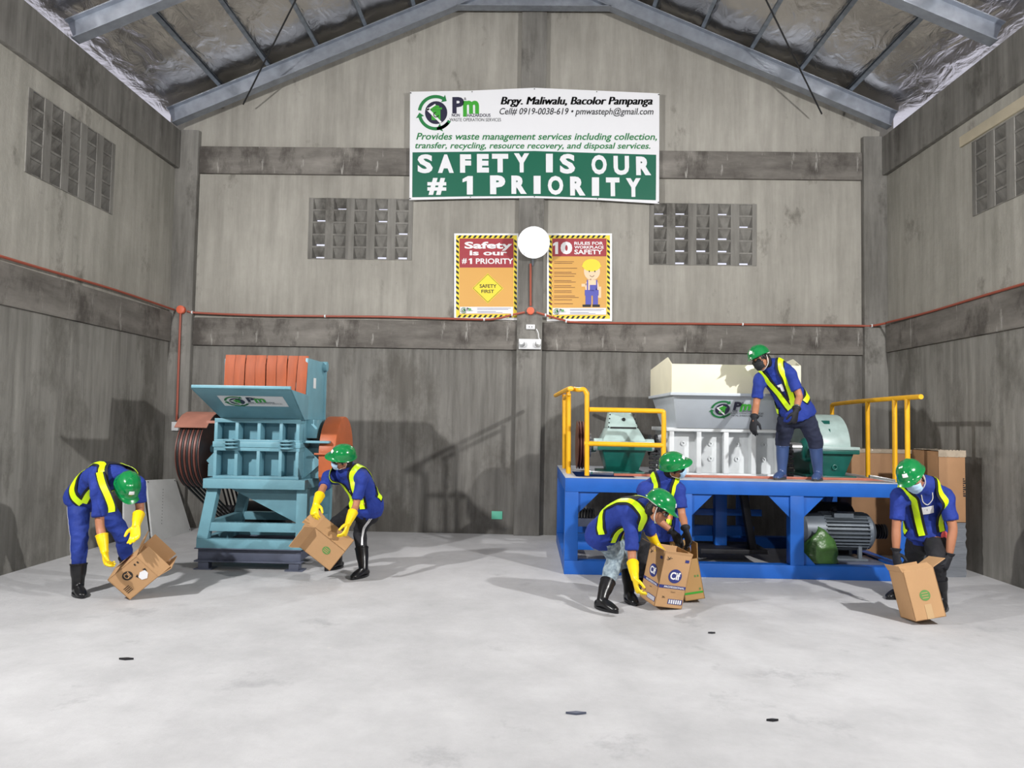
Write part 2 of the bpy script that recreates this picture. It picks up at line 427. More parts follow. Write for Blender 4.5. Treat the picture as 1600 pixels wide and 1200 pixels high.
for k, y in enumerate((10.72, 8.3, 5.6, 2.9, .2)):
    for s, xe in ((-1, XL+.0), (1, XR-.0)):
        b = MB(); up = V((s*.43, 0, 1)).normalized()
        a = V((0, y, 8.33+.135)); e = V((xe, y, 8.33+.135-.43*abs(xe)))
        ibeam(b, a, e, .15, .24, .014, up)
        o = struct('rafter', b, STEEL)
    b = MB(); ibeam(b, (-1.15, y-.0, 7.93), (1.15, y-.0, 7.93), .15, .17, .012, (0,0,1)); struct('collar_tie', b, STEEL)
for s in (-1, 1):
    for k in range(7):
        x = .30+.72*k + (.06 if k else 0); x = min(x, 5.02) if k == 6 else x
        z = 8.33+.27-.43*x; b = MB(); sx = s*x; t = V((s, 0, -.43)).normalized(); n = V((s*.43, 0, 1)).normalized()
        p = V((sx, 0, z+.055)); L0 = V((0, YF, 0)); L1 = V((0, 10.98, 0))
        for q, wq, hq in ((n*.048, .05, .004), (n*-.048, .05, .004), (t*.025, .004, .1), (n*.040+t*-.025, .004, .016), (n*-.040+t*-.025, .004, .016)):
            c = p+q; b.obox(c+(L0+L1)/2, (L1-L0)/2, t*wq/2, n*hq/2)
        struct('purlin', b, STEELD)
for pts in ([at(462,0,9.3), at(380,163,10.62)], [at(1196,-2,9.3), at(1284,178,10.62)], [at(1600,58,7.9), at(1548,100,8.6)]):
    struct('tie_rod', MB().tube(pts, .011, 8), RODM)

# ------------------------------------------------------------------ wall lamps (each carries its own light)
LEDM = bpy.data.materials.new('lamp_lens'); LEDM.use_nodes = True
_b = LEDM.node_tree.nodes['Principled BSDF']; _b.inputs['Emission Color'].default_value = (1,.98,1,1); _b.inputs['Emission Strength'].default_value = 30
def flood(loc, aim, r, power, label, stem):
    t = thing('flood_lamp', label, 'lamp', loc, 'round flood lamps'); loc = V(loc); d = (V(aim)-loc).normalized()
    MB().lathe(loc-d*.13, d, [(0,.03),(.005,.07),(.05,r*.9),(.10,r),(.118,r),(.118,r*.9),(.10,r*.88)]).build('housing', WPLA, t)
    MB().lathe(loc-d*.03, d, [(0,r*.9),(.02,r*.86),(.04,r*.7),(.055,r*.4),(.06,.001)]).build('lens', LEDM, t)
    MB().tube([loc-d*.12, (loc-d*.12+V(stem))/2+V((0,0,.02)), stem], .018, 10).build('bracket', STEELD, t)
    ld = bpy.data.lights.new('lamp_light', 'AREA'); ld.shape = 'DISK'; ld.size = min(.3, r*1.4); ld.energy = power; ld.color = (1,.985,.97); ld.spread = math.radians(175)
    lo = bpy.data.objects.new('lamp_light', ld); COL.objects.link(lo); lo.parent = t; lo.location = d*.06
    lo.rotation_euler = d.to_track_quat('-Z', 'Y').to_euler()
flood((.06, 10.62, 4.28), (.0, 4.0, 1.2), .235, LAMP_BACK, 'round white glowing flood lamp between the two safety posters', (.05, 10.9, 4.0))
flood((-5.2, 2.9, 4.4), (.8, 8.5, 2.6), .13, LAMP_SIDE, 'round flood lamp on the left wall towards the front', (-5.36, 2.85, 4.3))
flood((5.1, 2.9, 4.4), (-.8, 8.5, 2.6), .13, LAMP_SIDE, 'round flood lamp on the right wall towards the front', (5.26, 2.85, 4.3))
flood((0, -2.75, 4.4), (0, 6, 3.2), .13, LAMP_FILL, 'round fill lamp added on the front wall behind the viewer', (0, -2.98, 4.3))  # unseen low-power lamp, added as fill light from behind the viewer

# ------------------------------------------------------------------ printed matter
def poly(b, pts, n, th=.0012):
    n = V(n); pts = [V(p) for p in pts]; return b.prism(pts, n*th)
def arc(b, f, cu, cv, r0, r1, a0, a1, head=0.0, n=14):
    """flat arc band in picture units with an optional arrow head; f maps (u,v) to a point"""
    P = []
    for k in range(n+1):
        a = math.radians(a0+(a1-a0)*k/n); P.append((a, r1))
    Q = [f(cu+r*math.cos(a), cv-r*math.sin(a)) for a, r in P] + [f(cu+r0*math.cos(a), cv-r0*math.sin(a)) for a, r in reversed(P)]
    nrm = (f(1,0)-f(0,0)).cross(f(0,-1)-f(0,0)).normalized()
    for k in range(n):
        q = [Q[k], Q[k+1], Q[2*n-k], Q[2*n+1-k]]; poly(b, q, nrm)
    if head:
        a = math.radians(a1); s = 1 if a1 > a0 else -1; rm = (r0+r1)/2; t = math.radians(s*head)
        poly(b, [f(cu+(r0-rm*.16)*math.cos(a), cv-(r0-rm*.16)*math.sin(a)), f(cu+(r1+rm*.16)*math.cos(a), cv-(r1+rm*.16)*math.sin(a)), f(cu+rm*math.cos(a+t), cv-rm*math.sin(a+t))], nrm)
def circ(b, f, cu, cv, ru, rv=None, n=28):
    rv = rv or ru; nrm = (f(1,0)-f(0,0)).cross(f(0,-1)-f(0,0)).normalized()
    poly(b, [f(cu+ru*math.cos(2*math.pi*k/n), cv-rv*math.sin(2*math.pi*k/n)) for k in range(n)], nrm)
def rect(b, f, u0, v0, u1, v1):
    nrm = (f(1,0)-f(0,0)).cross(f(0,-1)-f(0,0)).normalized()
    poly(b, [f(u0,v1), f(u1,v1), f(u1,v0), f(u0,v0)], nrm)
def words(b, f, s, u0, v0, u1, v1, bold=.01, shear=0., sp=1.0):
    r = f(1,0)-f(0,0); up = f(0,-1)-f(0,0)
    text_mesh(b, s, f(u0, v1), r, up, width=r.length*(u1-u0), height=up.length*(v1-v0), bold=bold, shear=shear, spacing=sp)
def lift(f, d):
    nrm = (f(1,0)-f(0,0)).cross(f(0,-1)-f(0,0)).normalized(); return lambda u, v: f(u, v)+nrm*d
def logo(t, f, lines=2, third=None):
    """round arrows, dark globe with a recycling bin, 'P & m' and the lines under it; f maps logo units 0..520 x 0..230"""
    f1 = lift(f, .002); f2 = lift(f, .0035); f3 = lift(f, .005)
    b = MB()
    arc(b, f1, 122, 115, 88, 108, 172, 62, 16); arc(b, f1, 122, 115, 88, 108, 285, 196, 16); arc(b, f1, 122, 115, 88, 108, 275, 322, 0)
    arc(b, f1, 122, 115, 88, 108, 330, 292, 18); b.build('logo_arrows', INKG, t, smooth=False)
    b = MB(); circ(b, f1, 126, 115, 68, 70); words(b, f1, 'P', 225, 20, 296, 120, .045)
    if lines: words(b, f1, 'NON', 221, 121, 270, 141, .02); words(b, f1, 'HAZARDOUS', 314, 121, 457, 141, .02)
    b.build('logo_globe', INKN, t, smooth=False)
    b = MB(); words(b, f1, 'm', 290, 42, 387, 122, .045); rect(b, f1, 290, 120, 312, 140)
    rect(b, f2, 98, 98, 152, 160); rect(b, f2, 88, 84, 162, 96); circ(b, f2, 126, 78, 20, 8); b.build('logo_bin', INKLG, t, smooth=False)
    b = MB(); arc(b, f3, 126, 128, 12, 18, 90, 330, 30, 8); words(b, f1, '&', 296, 22, 310, 38, .0)
    if lines > 1: words(b, f1, 'WASTE OPERATION SERVICES', 207, 148, 520, 168, .0)
    if third: words(b, f1, third, 225, 178, 520, 198, .0)
    b.build('logo_small_lettering', INKB, t, smooth=False)
    b = MB(); nrm = (f(1,0)-f(0,0)).cross(f(0,-1)-f(0,0)).normalized(); poly(b, [f3(66,98), f3(76,84), f3(160,172), f3(150,180)], nrm); poly(b, [f3(66,96), f3(120,62), f3(124,70), f3(74,104)], nrm)
    b.build('logo_highlight', PAPERW, t, smooth=False)

YBAN = 10.875
t = thing('banner', 'wide white and green safety banner fixed high on the back wall', 'banner', at(835, 318, YBAN))
fb = lambda u, v: (lambda c: at(630+800/3.902, 130+v/3.902, YBAN) + V(((u-800)/3.902*YBAN/F, 0, 0)))(0)
ban = MB(); top = [(42,52),(420,45),(800,28),(1180,45),(1562,62)]; bot = [(38,712),(410,703),(800,700),(1185,712),(1560,735)]
rollz = lambda u, v: at(630+u/3.902, 130+v/3.902, YBAN)
G = [[rollz(*p) for p in top], [rollz(*p) for p in bot]]
ban.sheet(G, .006, (0,-1,0)); ban.build('sheet', BANW, t, smooth=False)
fr = lift(rollz, .004)
b = MB(); gt = [(57,422),(420,418),(800,414),(1180,426),(1542,437)]; gb_ = [(55,696),(410,690),(800,688),(1185,700),(1540,714)]
b.sheet([[fr(*p) for p in gt], [fr(*p) for p in gb_]], .003, (0,-1,0)); b.build('green_field', BANG, t, smooth=False)
fw_ = lift(rollz, .0075)
def wtilt(b, s, u0, v0, u1, v1, **k):   # words kept parallel to the banner edge
    return words(b, fw_, s, u0, v0, u1, v1, **k)
b = MB()
def one(b, f, u0, v0, u1, v1):   # figure one with a flag
    w_ = u1-u0; n = V((0,-1,0)); poly(b, [f(u0+w_*.42,v1), f(u1,v1), f(u1,v0), f(u0+w_*.52,v0), f(u0,v0+(v1-v0)*.16), f(u0,v0+(v1-v0)*.34), f(u0+w_*.42,v0+(v1-v0)*.26)], n)
for ch, u0, v0, u1, v1 in (('S',88,436,180,550), ('A',212,437,308,548), ('F',347,436,414,547), ('E',450,434,522,546), ('T',542,433,640,545), ('Y',676,430,768,545), ('I',870,431,912,545), ('S',955,434,1047,553),
    ('O',1148,440,1240,558), ('U',1283,446,1376,561), ('R',1420,450,1510,562), ('#',148,580,262,682), ('1',362,567,425,680), ('P',530,565,622,678), ('R',660,566,752,676), ('I',795,566,838,676), ('O',882,568,975,682), ('R',1018,572,1110,686), ('I',1150,575,1194,688), ('T',1237,578,1318,690), ('Y',1358,582,1447,694)):
    if ch == 'I': rect(b, fw_, u0, v0, u1, v1)
    elif ch == '1': one(b, fw_, u0, v0, u1, v1)
    else: words(b, fw_, ch, u0, v0, u1, v1, .065 if ch in 'FETYAPR' else .045)
lab(b.build('slogan_lettering', BANW, t, smooth=False), 'big white capital letters on green')
fw_ = lift(rollz, .004)
b = MB(); wtilt(b, 'Brgy. Maliwalu, Bacolor Pampanga', 597, 84, 1508, 146, bold=0, shear=.25); wtilt(b, 'Brgy. Maliwalu, Bacolor Pampanga', 600, 84, 1511, 146, bold=0, shear=.25); wtilt(b, 'Brgy. Maliwalu, Bacolor Pampanga', 594, 84, 1505, 146, bold=0, shear=.25); wtilt(b, 'Cell# 0919-0038-619 \u2022 pmwasteph@gmail.com', 588, 150, 1515, 204, bold=.006, shear=.25); b.build('address_lettering', INKB, t, smooth=False)
b = MB(); wtilt(b, 'Provides waste management services including collection,', 80, 304, 1530, 358, bold=.014, shear=.25); b.build('service_lettering', INKG, t, smooth=False); b = MB(); wtilt(b, 'transfer, recycling, resource recovery, and disposal services.', 73, 361, 1490, 410, bold=.014, shear=.25); b.build('service_lettering', INKG, t, smooth=False)
logo(t, lambda u, v: rollz(75+u, 65+v))
b = MB()
for (u, v) in top: b.cyl(fr(u+(8 if u < 100 else -8 if u > 1500 else 0), v+8), fr(u, v+8)+V((0,-.004,0)), .008, 8)
for (u, v) in bot: b.cyl(fr(u+(8 if u < 100 else -8 if u > 1500 else 0), v-8), fr(u, v-8)+V((0,-.004,0)), .008, 8)
b.build('eyelets', IRON, t)

YP = 10.985
pf = lambda u, v: at(690+u/5.714, 350+v/5.714, YP)
def poster_base(name, label, U0, U1, V0, V1, head):
    t = thing(name, label, 'poster', pf((U0+U1)/2, V1), 'safety posters on the back wall')
    ML = lambda pts, off: [lift(pf, off)(*p) for p in pts]
    b = MB(); b.prism(ML([(U0,V1),(U1,V1),(U1,V0),(U0,V0)], 0), (0,-.004,0)); b.build('sheet', PAPERW, t, smooth=False)
    f1 = lift(pf, .005); b = MB(); i0, i1, j0, j1 = U0+18, U1-20, V0+18, V1-22
    rect(b, f1, i0, j0, i1, j1); b.build('stripe_border', INKY, t, smooth=False)
    f2 = lift(pf, .0065); b = MB(); nrm = V((0,-1,0)); w_ = 24
    k = i0+10
    while k < i1-40:
        for a, c in ((j0, j0+w_), (j1-w_, j1)): poly(b, [f2(k, c), f2(k+22, c), f2(k+40, a), f2(k+18, a)], nrm)
        k += 46
    k = j0+34
    while k < j1-60:
        for a, c in ((i0, i0+w_), (i1-w_, i1)): poly(b, [f2(a, k), f2(c, k+18), f2(c, k+40), f2(a, k+22)], nrm)
        k += 46
    b.build('warning_stripes', INKB, t, smooth=False)
    b = MB(); rect(b, f2, i0+w_+6, j0+w_+4, i1-w_-6, j1-w_-6); b.build('orange_field', INKO, t, smooth=False)
    f3 = lift(pf, .0085); b = MB(); rect(b, f3, i0+w_+6, j0+w_+4, i1-w_-6, head); b.build('maroon_heading', INKR, t, smooth=False)
    b = MB(); rect(b, f3, i0+w_+10, j1-w_-72, i1-w_-10, j1-w_-12); b.build('footer', PAPERW, t, smooth=False)
    u = i0+w_+14; v = j1-w_-68; k = .25
    logo(t, lambda a, c: lift(pf, .010)(u+a*k, v+c*k), 1)
    f4 = lift(pf, .0105); b = MB()
    for q, ln in ((8, 1.0), (18, .92), (36, .55), (46, .75)): rect(b, f4, u+150, v+q, u+150+(i1-i0-240)*ln, v+q+3)
    b.build('footer_lettering', INKBLU, t, smooth=False)
    return t, f4
t, f4 = poster_base('safety_poster', 'orange safety poster with a yellow diamond sign, left of the glowing lamp', 112, 692, 84, 858, 390)
b = MB(); words(b, f4, 'Safety', 205, 160, 628, 240, .035); words(b, f4, 'is our', 250, 238, 585, 282, .035); words(b, f4, '#', 182, 308, 226, 358, .02); one(b, f4, 242, 308, 272, 358); words(b, f4, 'PRIORITY', 306, 308, 640, 358, .025); b.build('heading_lettering', PAPERW, t, smooth=False)
f5 = lift(f4, .001); f6 = lift(f4, .0025); f7 = lift(f4, .004); nn = V((0,-1,0))
def dia(b, f, r): poly(b, [f(413-r,575), f(413,575+r*.96), f(413+r,575), f(413,575-r*.96)], nn)
b = MB(); dia(b, f4, 140); b.build('diamond_sign', INKY, t, smooth=False)
b = MB(); dia(b, f5, 132); b.build('diamond_outline', INKB, t, smooth=False)
b = MB(); dia(b, f6, 127); b.build('diamond_face', INKY, t, smooth=False)
b = MB(); words(b, f7, 'SAFETY', 340, 540, 490, 572, .02); words(b, f7, 'FIRST', 356, 588, 468, 618, .02); b.build('diamond_lettering', INKB, t, smooth=False)
t, f4 = poster_base('safety_poster', 'orange ten rules poster with a cartoon builder, right of the glowing lamp', 940, 1522, 84, 868, 290)
b = MB(); one(b, f4, 994, 162, 1040, 270); words(b, f4, '0', 1062, 160, 1166, 272, .06); words(b, f4, 'RULES FOR', 1184, 160, 1440, 188, .03); words(b, f4, 'WORKPLACE', 1184, 196, 1444, 222, .03); words(b, f4, 'SAFETY', 1184, 230, 1436, 272, .03); b.build('heading_lettering', PAPERW, t, smooth=False)
b = MB()
for k, v in enumerate((340, 398, 434, 470, 508, 555, 600, 645, 680, 715)):
    for q in (0, 14)[:1 + (k in (0, 2, 4, 5, 6, 7))]: rect(b, f4, 1004, v-4+q, 1004+random.uniform(150, 235), v+q)
b.build('rule_lettering', RUST, t, smooth=False)
for v in (340, 398, 434, 470, 508, 555, 600, 645, 680, 715):
    b = MB(); arc(b, f4, 978, v, 7, 11, 0, 360); b.build('rule_bullet', INKR, t, smooth=False)
b = MB(); circ(b, f4, 1342, 425, 72, 78); circ(b, f4, 1342, 560, 62, 70); rect(b, f4, 1248, 535, 1300, 560); rect(b, f4, 1396, 560, 1424, 660); b.build('builder_figure', SKINP, t, smooth=False)
b = MB(); circ(b, f5, 1338, 370, 80, 56); b.build('builder_hat', INKY, t, smooth=False)
b = MB(); rect(b, f6, 1252, 372, 1424, 384); b.build('builder_hat_brim', INKY, t, smooth=False)
b = MB(); rect(b, f5, 1278, 590, 1402, 640); rect(b, f5, 1322, 545, 1386, 600); rect(b, f5, 1284, 640, 1336, 722); rect(b, f5, 1350, 640, 1396, 722); rect(b, f5, 1296, 500, 1308, 595); rect(b, f5, 1378, 500, 1390, 595); b.build('builder_overall', BLUEP, t, smooth=False)
for u0, u1 in ((1258,1332), (1346,1412)): b = MB(); rect(b, f5, u0, 720, u1, 742); b.build('builder_shoe', INKB, t, smooth=False)
b = MB(); circ(b, f6, 1318, 424, 5, 8); circ(b, f6, 1368, 424, 5, 8); arc(b, f6, 1342, 452, 18, 22, 200, 340); b.build('builder_face', INKB, t, smooth=False)

# ------------------------------------------------------------------ conduits and switches
YC = 10.915
def pipe(name, label, pts, r=.016):
    o = MB().tube(catmull(pts, 4), r, 10).build(name, PVC, None); tag(o, label, 'conduit', 'orange conduits')
    P = catmull(pts, 4)
    for k in range(3, len(P)-2, 7):
        c = P[k]; MB().ring(c-V((.010,0,0)), c+V((.010,0,0)), r*1.5, r*.95, 12).build('pipe_clip', WPLA, o) if abs(pts[0].x-pts[-1].x) > 1 and abs(pts[0].y-pts[-1].y) < 1 else None
    return o
XLc, XRc = XL+.06, XR-.06
pipe('conduit_pipe', 'orange conduit running along the left wall above the beam', [onx(-40, 388, XLc), onx(60,418,XLc), onx(180,453,XLc), at(272,484,10.86)], .015)
pipe('conduit_pipe', 'orange conduit on the back wall left of the glowing lamp', [at(292,486,10.87), at(312,489,YC), at(420,493,YC+.01), at(600,495,YC+.01), at(740,499,YC), at(775,498,YC-.02), at(800,492,10.87), at(820,488,10.86)])
pipe('conduit_pipe', 'orange conduit on the back wall right of the glowing lamp', [at(838,488,10.86), at(858,494,10.87), at(880,500,YC-.02), at(910,504,YC), at(1100,506,YC+.01), at(1335,509,YC), at(1362,509,10.87), at(1384,505,10.7)])
pipe('conduit_pipe', 'orange conduit running along the right wall above the beam', [at(1386,504,10.68), onx(1450,488,XRc), onx(1540,461,XRc), onx(1640,432,XRc)], .015)
pipe('conduit_pipe', 'vertical orange conduit in the left corner leading down to a switch', [at(282,490,10.87), at(279,570,10.87), at(276,657,10.87)])
pipe('conduit_pipe', 'short vertical orange conduit hanging below the glowing lamp', [at(829,412,10.87), at(829,478,10.87)])
for p, lb, r in (((283,484), 'round orange junction box in the left corner', .062), ((829,486), 'round orange junction box below the glowing lamp', .056)):
    c = at(*p, 10.87); t = thing('junction_box', lb, 'junction box', c, 'orange junction boxes')
    MB().cyl(c+V((0,.03,0)), c+V((0,-.03,0)), r, 24).build('body', PVCB, t, .004); MB().cyl(c+V((0,-.03,0)), c+V((0,-.038,0)), r*.9, 24).build('cover', PVCB, t, .003)
def plate(name, label, cat, px, py, w_, h, Y, d=.04):
    c = at(px, py, Y); t = thing(name, label, cat, c)
    MB().box(c+V((-w_/2,-d/2,-h/2)), c+V((w_/2,d/2,h/2))).build('back_box', WPLA, t, .004); return t, c
t, c = plate('wall_switch', 'white wall switch at the foot of the left corner conduit', 'switch', 274, 666, .10, .13, 10.88)
MB().box(c+V((-.012,-.03,-.02)), c+V((.012,-.018,.02))).build('rocker', WPLA, t, .003)
t, c = plate('socket_outlet', 'small white socket on the centre column above the emergency light', 'socket', 829, 511, .13, .07, 10.88)
MB().box(c+V((-.05,-.027,-.022)), c+V((.05,-.018,.022))).build('face_plate', WPLA, t, .003)
b = MB()
for q in (-.02, .02): b.cyl(c+V((q,-.026,0)), c+V((q,-.030,0)), .008, 10)
b.build('socket_holes', IRON, t)
t, c = plate('emergency_light', 'white twin-head emergency light on the centre column', 'light', 828, 538, .33, .15, 10.86, .07)
for s in (-1, 1):
    q = c+V((s*.105,-.035,.0)); MB().lathe(q+V((0,.01,0)), (s*.25,-1,-.1), [(0,.03),(.02,.052),(.04,.055),(.045,.05)]).build('lamp_head', WPLA, t)
    MB().lathe(q+V((s*.012,-.034,-.004)), (s*.25,-1,-.1), [(0,.046),(.006,.04),(.009,.001)]).build('lamp_glass', BRIGHT, t)
o = MB().tube(catmull([at(838,514,10.86), at(841,520,10.85), at(842,528,10.85), at(845,532,10.85)], 4), .006, 8).build('power_cable', WPLA, None); tag(o, 'short white cable from the socket to the emergency light', 'cable')
o = MB().box(at(768,811,10.995), at(785,799,10.985)).build('wall_plate', mat('mint_plate', (110,206,176), .5), None, .002); tag(o, 'mint green plate low on the back wall left of the centre column', 'sticker')

# ------------------------------------------------------------------ boards leaning in the left corner
def board(label, P, q, hole=True):
    """P: four corners, q thickness normal"""
    t = thing('panel_board', label, 'panel', (V(P[2])+V(P[3]))/2, 'white panels leaning in the corner')
    MB().prism(P, V(q)*.025).build('sheet', BOARD, t, .004)
    n = V(q).normalized(); b = MB()
    for i in range(4):
        c = V(P[i])*.93 + (V(P[0])+V(P[1])+V(P[2])+V(P[3]))/4*.07; b.cyl(c-n*.0005, c-n*.003, .009, 8)
    b.build('screws', IRON, t); return t
pa, pb = fl(239,847), fl(299,830); pc = at(229,750, pa.y+.34); pd = at(274,748, pb.y+.15)
q = (pb-pa).cross(pc-pa).normalized(); q = q if q.y > 0 else -q
board('white perforated panel leaning in front in the left corner', [pc, pd, pb, pa], q)
b = MB()
for k in range(12):
    c = pa+(pc-pa)*(.25+.05*k)+(pb-pa)*(.25+.012*k); b.cyl(c-q*.0004, c-q*.003, .006, 6)
b.build('perforations', IRON, bpy.data.objects['panel_board'])
pa2, pb2 = fl(196,858), fl(237,848); pc2 = at(196,765, pa2.y+.42); pd2 = at(226,757, pb2.y+.42)
board('second white panel leaning behind the bent worker in the left corner', [pc2+q*.02, pd2+q*.02, pb2+q*.02, pa2+q*.02], q)

# ------------------------------------------------------------------ teal shredding machine on the left
XA, XB_, Y0 = -3.44, -2.49, 8.07
t = thing('shredder_machine', 'teal shredding machine with an orange strip curtain and raised feed chute', 'machine', (-2.95, 8.6, 0))
for x in (-3.52, -2.52):
    for y in (8.13, 9.05): MB().box((x-.10,y-.06,0), (x+.10,y+.10,.012)).box((x-.055,y-.05,.012), (x+.055,y+.06,.085)).build('foot', TEALD, t, .003)
b = MB()
for y in (8.13, 9.05): b.box((-3.62,y-.06,.085), (-2.44,y+.06,.10)); b.box((-3.60,y-.006,.10), (-2.46,y+.006,.225)); b.box((-3.62,y-.06,.225), (-2.44,y+.06,.236))
for x in (-3.58, -2.5): b.box((x-.03,8.15,.10), (x+.03,9.03,.2))
b.build('skid', TEALD, t, .002)
b = MB(); Y1 = 9.02
for y in (Y0, Y1): b.box((-3.60,y,.236), (-2.40,y+.10,.335))
for x in (-3.60, -2.49): b.box((x,Y0+.10,.236), (x+.10,Y1,.335))
b.build('base_rail', TEAL, t, .005)
b = MB()
for y in (Y0, Y1): b.box((-3.52,y+.01,.42), (-2.48,y+.09,.515))
for x0, x1 in ((-3.55,-3.47), (-2.49,-2.41)): b.box((x0,Y0+.05,.42), (x1,Y1+.05,.515))
b.build('cross_rail', TEAL, t, .005)
for y in (Y0, Y1):
    lg = MB(); lg.hexa([(-3.60,y,.335),(-3.48,y,.335),(-3.48,y+.10,.335),(-3.60,y+.10,.335),(-3.50,y,.90),(-3.38,y,.90),(-3.38,y+.10,.90),(-3.50,y+.10,.90)]); lg.build('leg', TEAL, t, .005)
    lg = MB(); lg.box((-2.51,y,.335), (-2.39,y+.10,.90)); lg.build('leg', TEAL, t, .005)
b = MB(); b.box((-3.52,8.0,.895), (-2.40,8.12,1.0)); b.box((-3.52,9.05,.895), (-2.40,9.15,1.0)); b.box((-3.52,8.12,.895), (-3.42,9.05,1.0)); b.box((-2.50,8.12,.895), (-2.40,9.05,1.0))
b.build('table_frame', TEAL, t, .005)
b = MB(); b.prism([(-3.34,8.2,.9),(-2.52,8.2,.9),(-2.52,8.2,.50)], (0,.75,0)); b.build('discharge_hopper', TEAL, t, .003)
def ribbed(name, z0, z1):
    b = MB(); b.box((XA,8.23,z0), (XB_,8.95,z1)); b.box((XA,8.06,z0), (XB_,8.24,z0+.03)); b.box((XA,8.06,z1-.045), (XB_,8.24,z1))
    for x in (XA+.018, -3.19, -2.945, -2.70, XB_-.025): b.box((x-.018,8.06,z0+.03), (x+.018,8.24,z1-.045))
    return b.build(name, TEAL, t, .003)
ribbed('lower_body', 1.0, 1.35); ribbed('upper_body', 1.40, 1.66)
b = MB(); b.box((XA-.01,8.05,1.345), (XB_+.01,8.95,1.405)); b.build('flange', TEAL, t, .003)
for x in (-3.24, -2.63):
    b = MB()
    for z in (1.335, 1.375, 1.41): b.cyl((x,8.03,z), (x,8.03,z+.016), .08, 24)
    b.cyl((x,8.03,1.33), (x,8.03,1.435), .03, 14); b.build('hinge_clamp', TEAL, t, .002)
# bearing brackets each side
for s, x in ((-1, XA), (1, XB_)):
    b = MB(); b.prism([(x,8.25,1.0),(x+s*.20,8.25,1.18),(x,8.25,1.36)] if s > 0 else [(x,8.25,1.36),(x-.16,8.25,1.18),(x,8.25,1.02)], (0,.02,0))
    b.box((x,8.3,1.0), (x+s*.16,8.75,1.14)); b.box((x, 8.40,1.14), (x+s*.13, 8.66,1.42)); b.cyl((x,8.53,1.30), (x+s*.24,8.53,1.30), .05, 18)
    if s < 0: b.build('bearing_bracket', TEAL, t, .003)
b.box((XB_,8.15,1.40), (XB_+.3,8.28,1.425)); b.box((XB_,8.3,1.45), (XB_+.12,8.9,1.66)); b.build('bearing_bracket', TEAL, t, .003)
# hood with strip curtain
b = MB(); b.box((XA+.02,8.86,1.66), (XB_+.05,8.90,2.36)); b.box((XA+.02,8.22,1.66), (XA+.05,8.88,2.33)); b.box((XB_-.005,8.20,1.66), (XB_+.025,8.90,2.35)); b.box((XA+.02,8.26,2.33), (XB_+.0,8.9,2.35))
b.cyl((XB_-.03,8.84,2.30), (XB_+.07,8.84,2.30), .06, 18); b.build('hood', TEAL, t, .004)
lab(MB().box((XB_+.026,8.42,2.02), (XB_+.030,8.52,2.14)).build('rating_plate', WPLA, t, .002), 'small white plate')
for k in range(8):
    x0 = XA+.03+k*.119; b = MB(); tilt = .03 if k == 6 else (-.02 if k == 7 else 0); yq = 8.20-.012*(k % 2)
    G = []
    for i in range(7):
        z = 2.375-i*.115; c = .012*math.sin(i*1.1+k); bend = .05*max(0, .5-i)
        G.append([(x0+j*.112/4+tilt*(-i if tilt > 0 else i)*.18, yq-.005*math.sin(j*math.pi/4)+c*.4+bend, z) for j in range(5)])
    b.sheet(G, .006, (0,-1,0)); b.build('curtain_strip', ORANGEV, t)
# raised feed chute
ca, cb_ = at(299,606,7.40), at(454,609,7.40); cc, cd = V((XB_+.03,8.08,1.655)), V((XA+.08,8.08,1.655))
nC = (cb_-ca).cross(cc-cb_).normalized(); nC = nC if nC.y > 0 else -nC
ca.z = cb_.z = (ca.z+cb_.z)/2
b = MB(); b.prism([ca, cb_, cc, cd], nC*.012); b.bar(ca+nC*.02, cb_+nC*.02, .03, .03); b.build('feed_chute', TEAL, t, .003)
b = MB(); b.prism([cb_, V((XB_+.03,8.20,1.93)), V((XB_+.03,8.20,1.66)), cc], (.012,0,0)); b.build('chute_side', TEAL, t, .002); b = MB(); b.prism([ca, V((XA+.03,8.20,1.93)), V((XA+.05,8.20,1.66)), cd], (-.012,0,0)); b.build('chute_side', TEAL, t, .002)
# sticker on the chute
ux = (cb_-ca).normalized(); vy = ((cd+cc)/2-(ca+cb_)/2).normalized(); org = ca+(cd-ca)*.22-nC*.001
W_ = (cb_-ca).length
fs_ = lambda u, v: org+ux*(.19+u*.00118)+vy*(v*.00112)
b = MB(); rect(b, fs_, 0, 0, 580, 215); b.build('sticker', PAPERW, t, smooth=False)
logo(t, lambda u, v: lift(fs_, .001)(18+u*1.0, 4+v*.95), 2, None)
# pulleys, belts and guards
def pulley(name, par, x0, x1, y, z, r, n=5, m=RUST, deep=.03):
    b = MB(); pr = [(0, .05), (.001, r)]; W_ = (x1-x0)/n
    for k in range(n): pr += [(k*W_+W_*.2, r), (k*W_+W_*.45, r-deep), (k*W_+W_*.55, r-deep), (k*W_+W_*.8, r)]
    pr += [(x1-x0-.001, r), (x1-x0, .05)]
    b.lathe((x0,y,z), (1,0,0), pr, 40); return b.build(name, m, par)
pulley('belt_pulley', t, -3.93, -3.66, 8.60, 1.26, .42)
pulley('motor_pulley', t, -3.93, -3.66, 9.55, .42, .11, 5, IRON, .015)
for k in range(5):
    x = -3.90+k*.054; b = MB(); c1, c2, r1, r2 = V((x,8.60,1.26)), V((x,9.55,.42)), .415, .112
    d = (c2-c1); a0 = math.atan2(d.z, d.y); ph = math.acos((r1-r2)/d.length); pts = []
    for q in range(17): a = a0+ph+(2*math.pi-2*ph)*q/16; pts.append(c1+V((0,math.cos(a),math.sin(a)))*r1)
    for q in range(9): a = a0-ph+2*ph*q/8; pts.append(c2+V((0,math.cos(a),math.sin(a)))*r2)
    pts.append(pts[0]); b.tube(pts, .014, 6, side=(1,0,0)); b.build('drive_belt', BLACK, t)
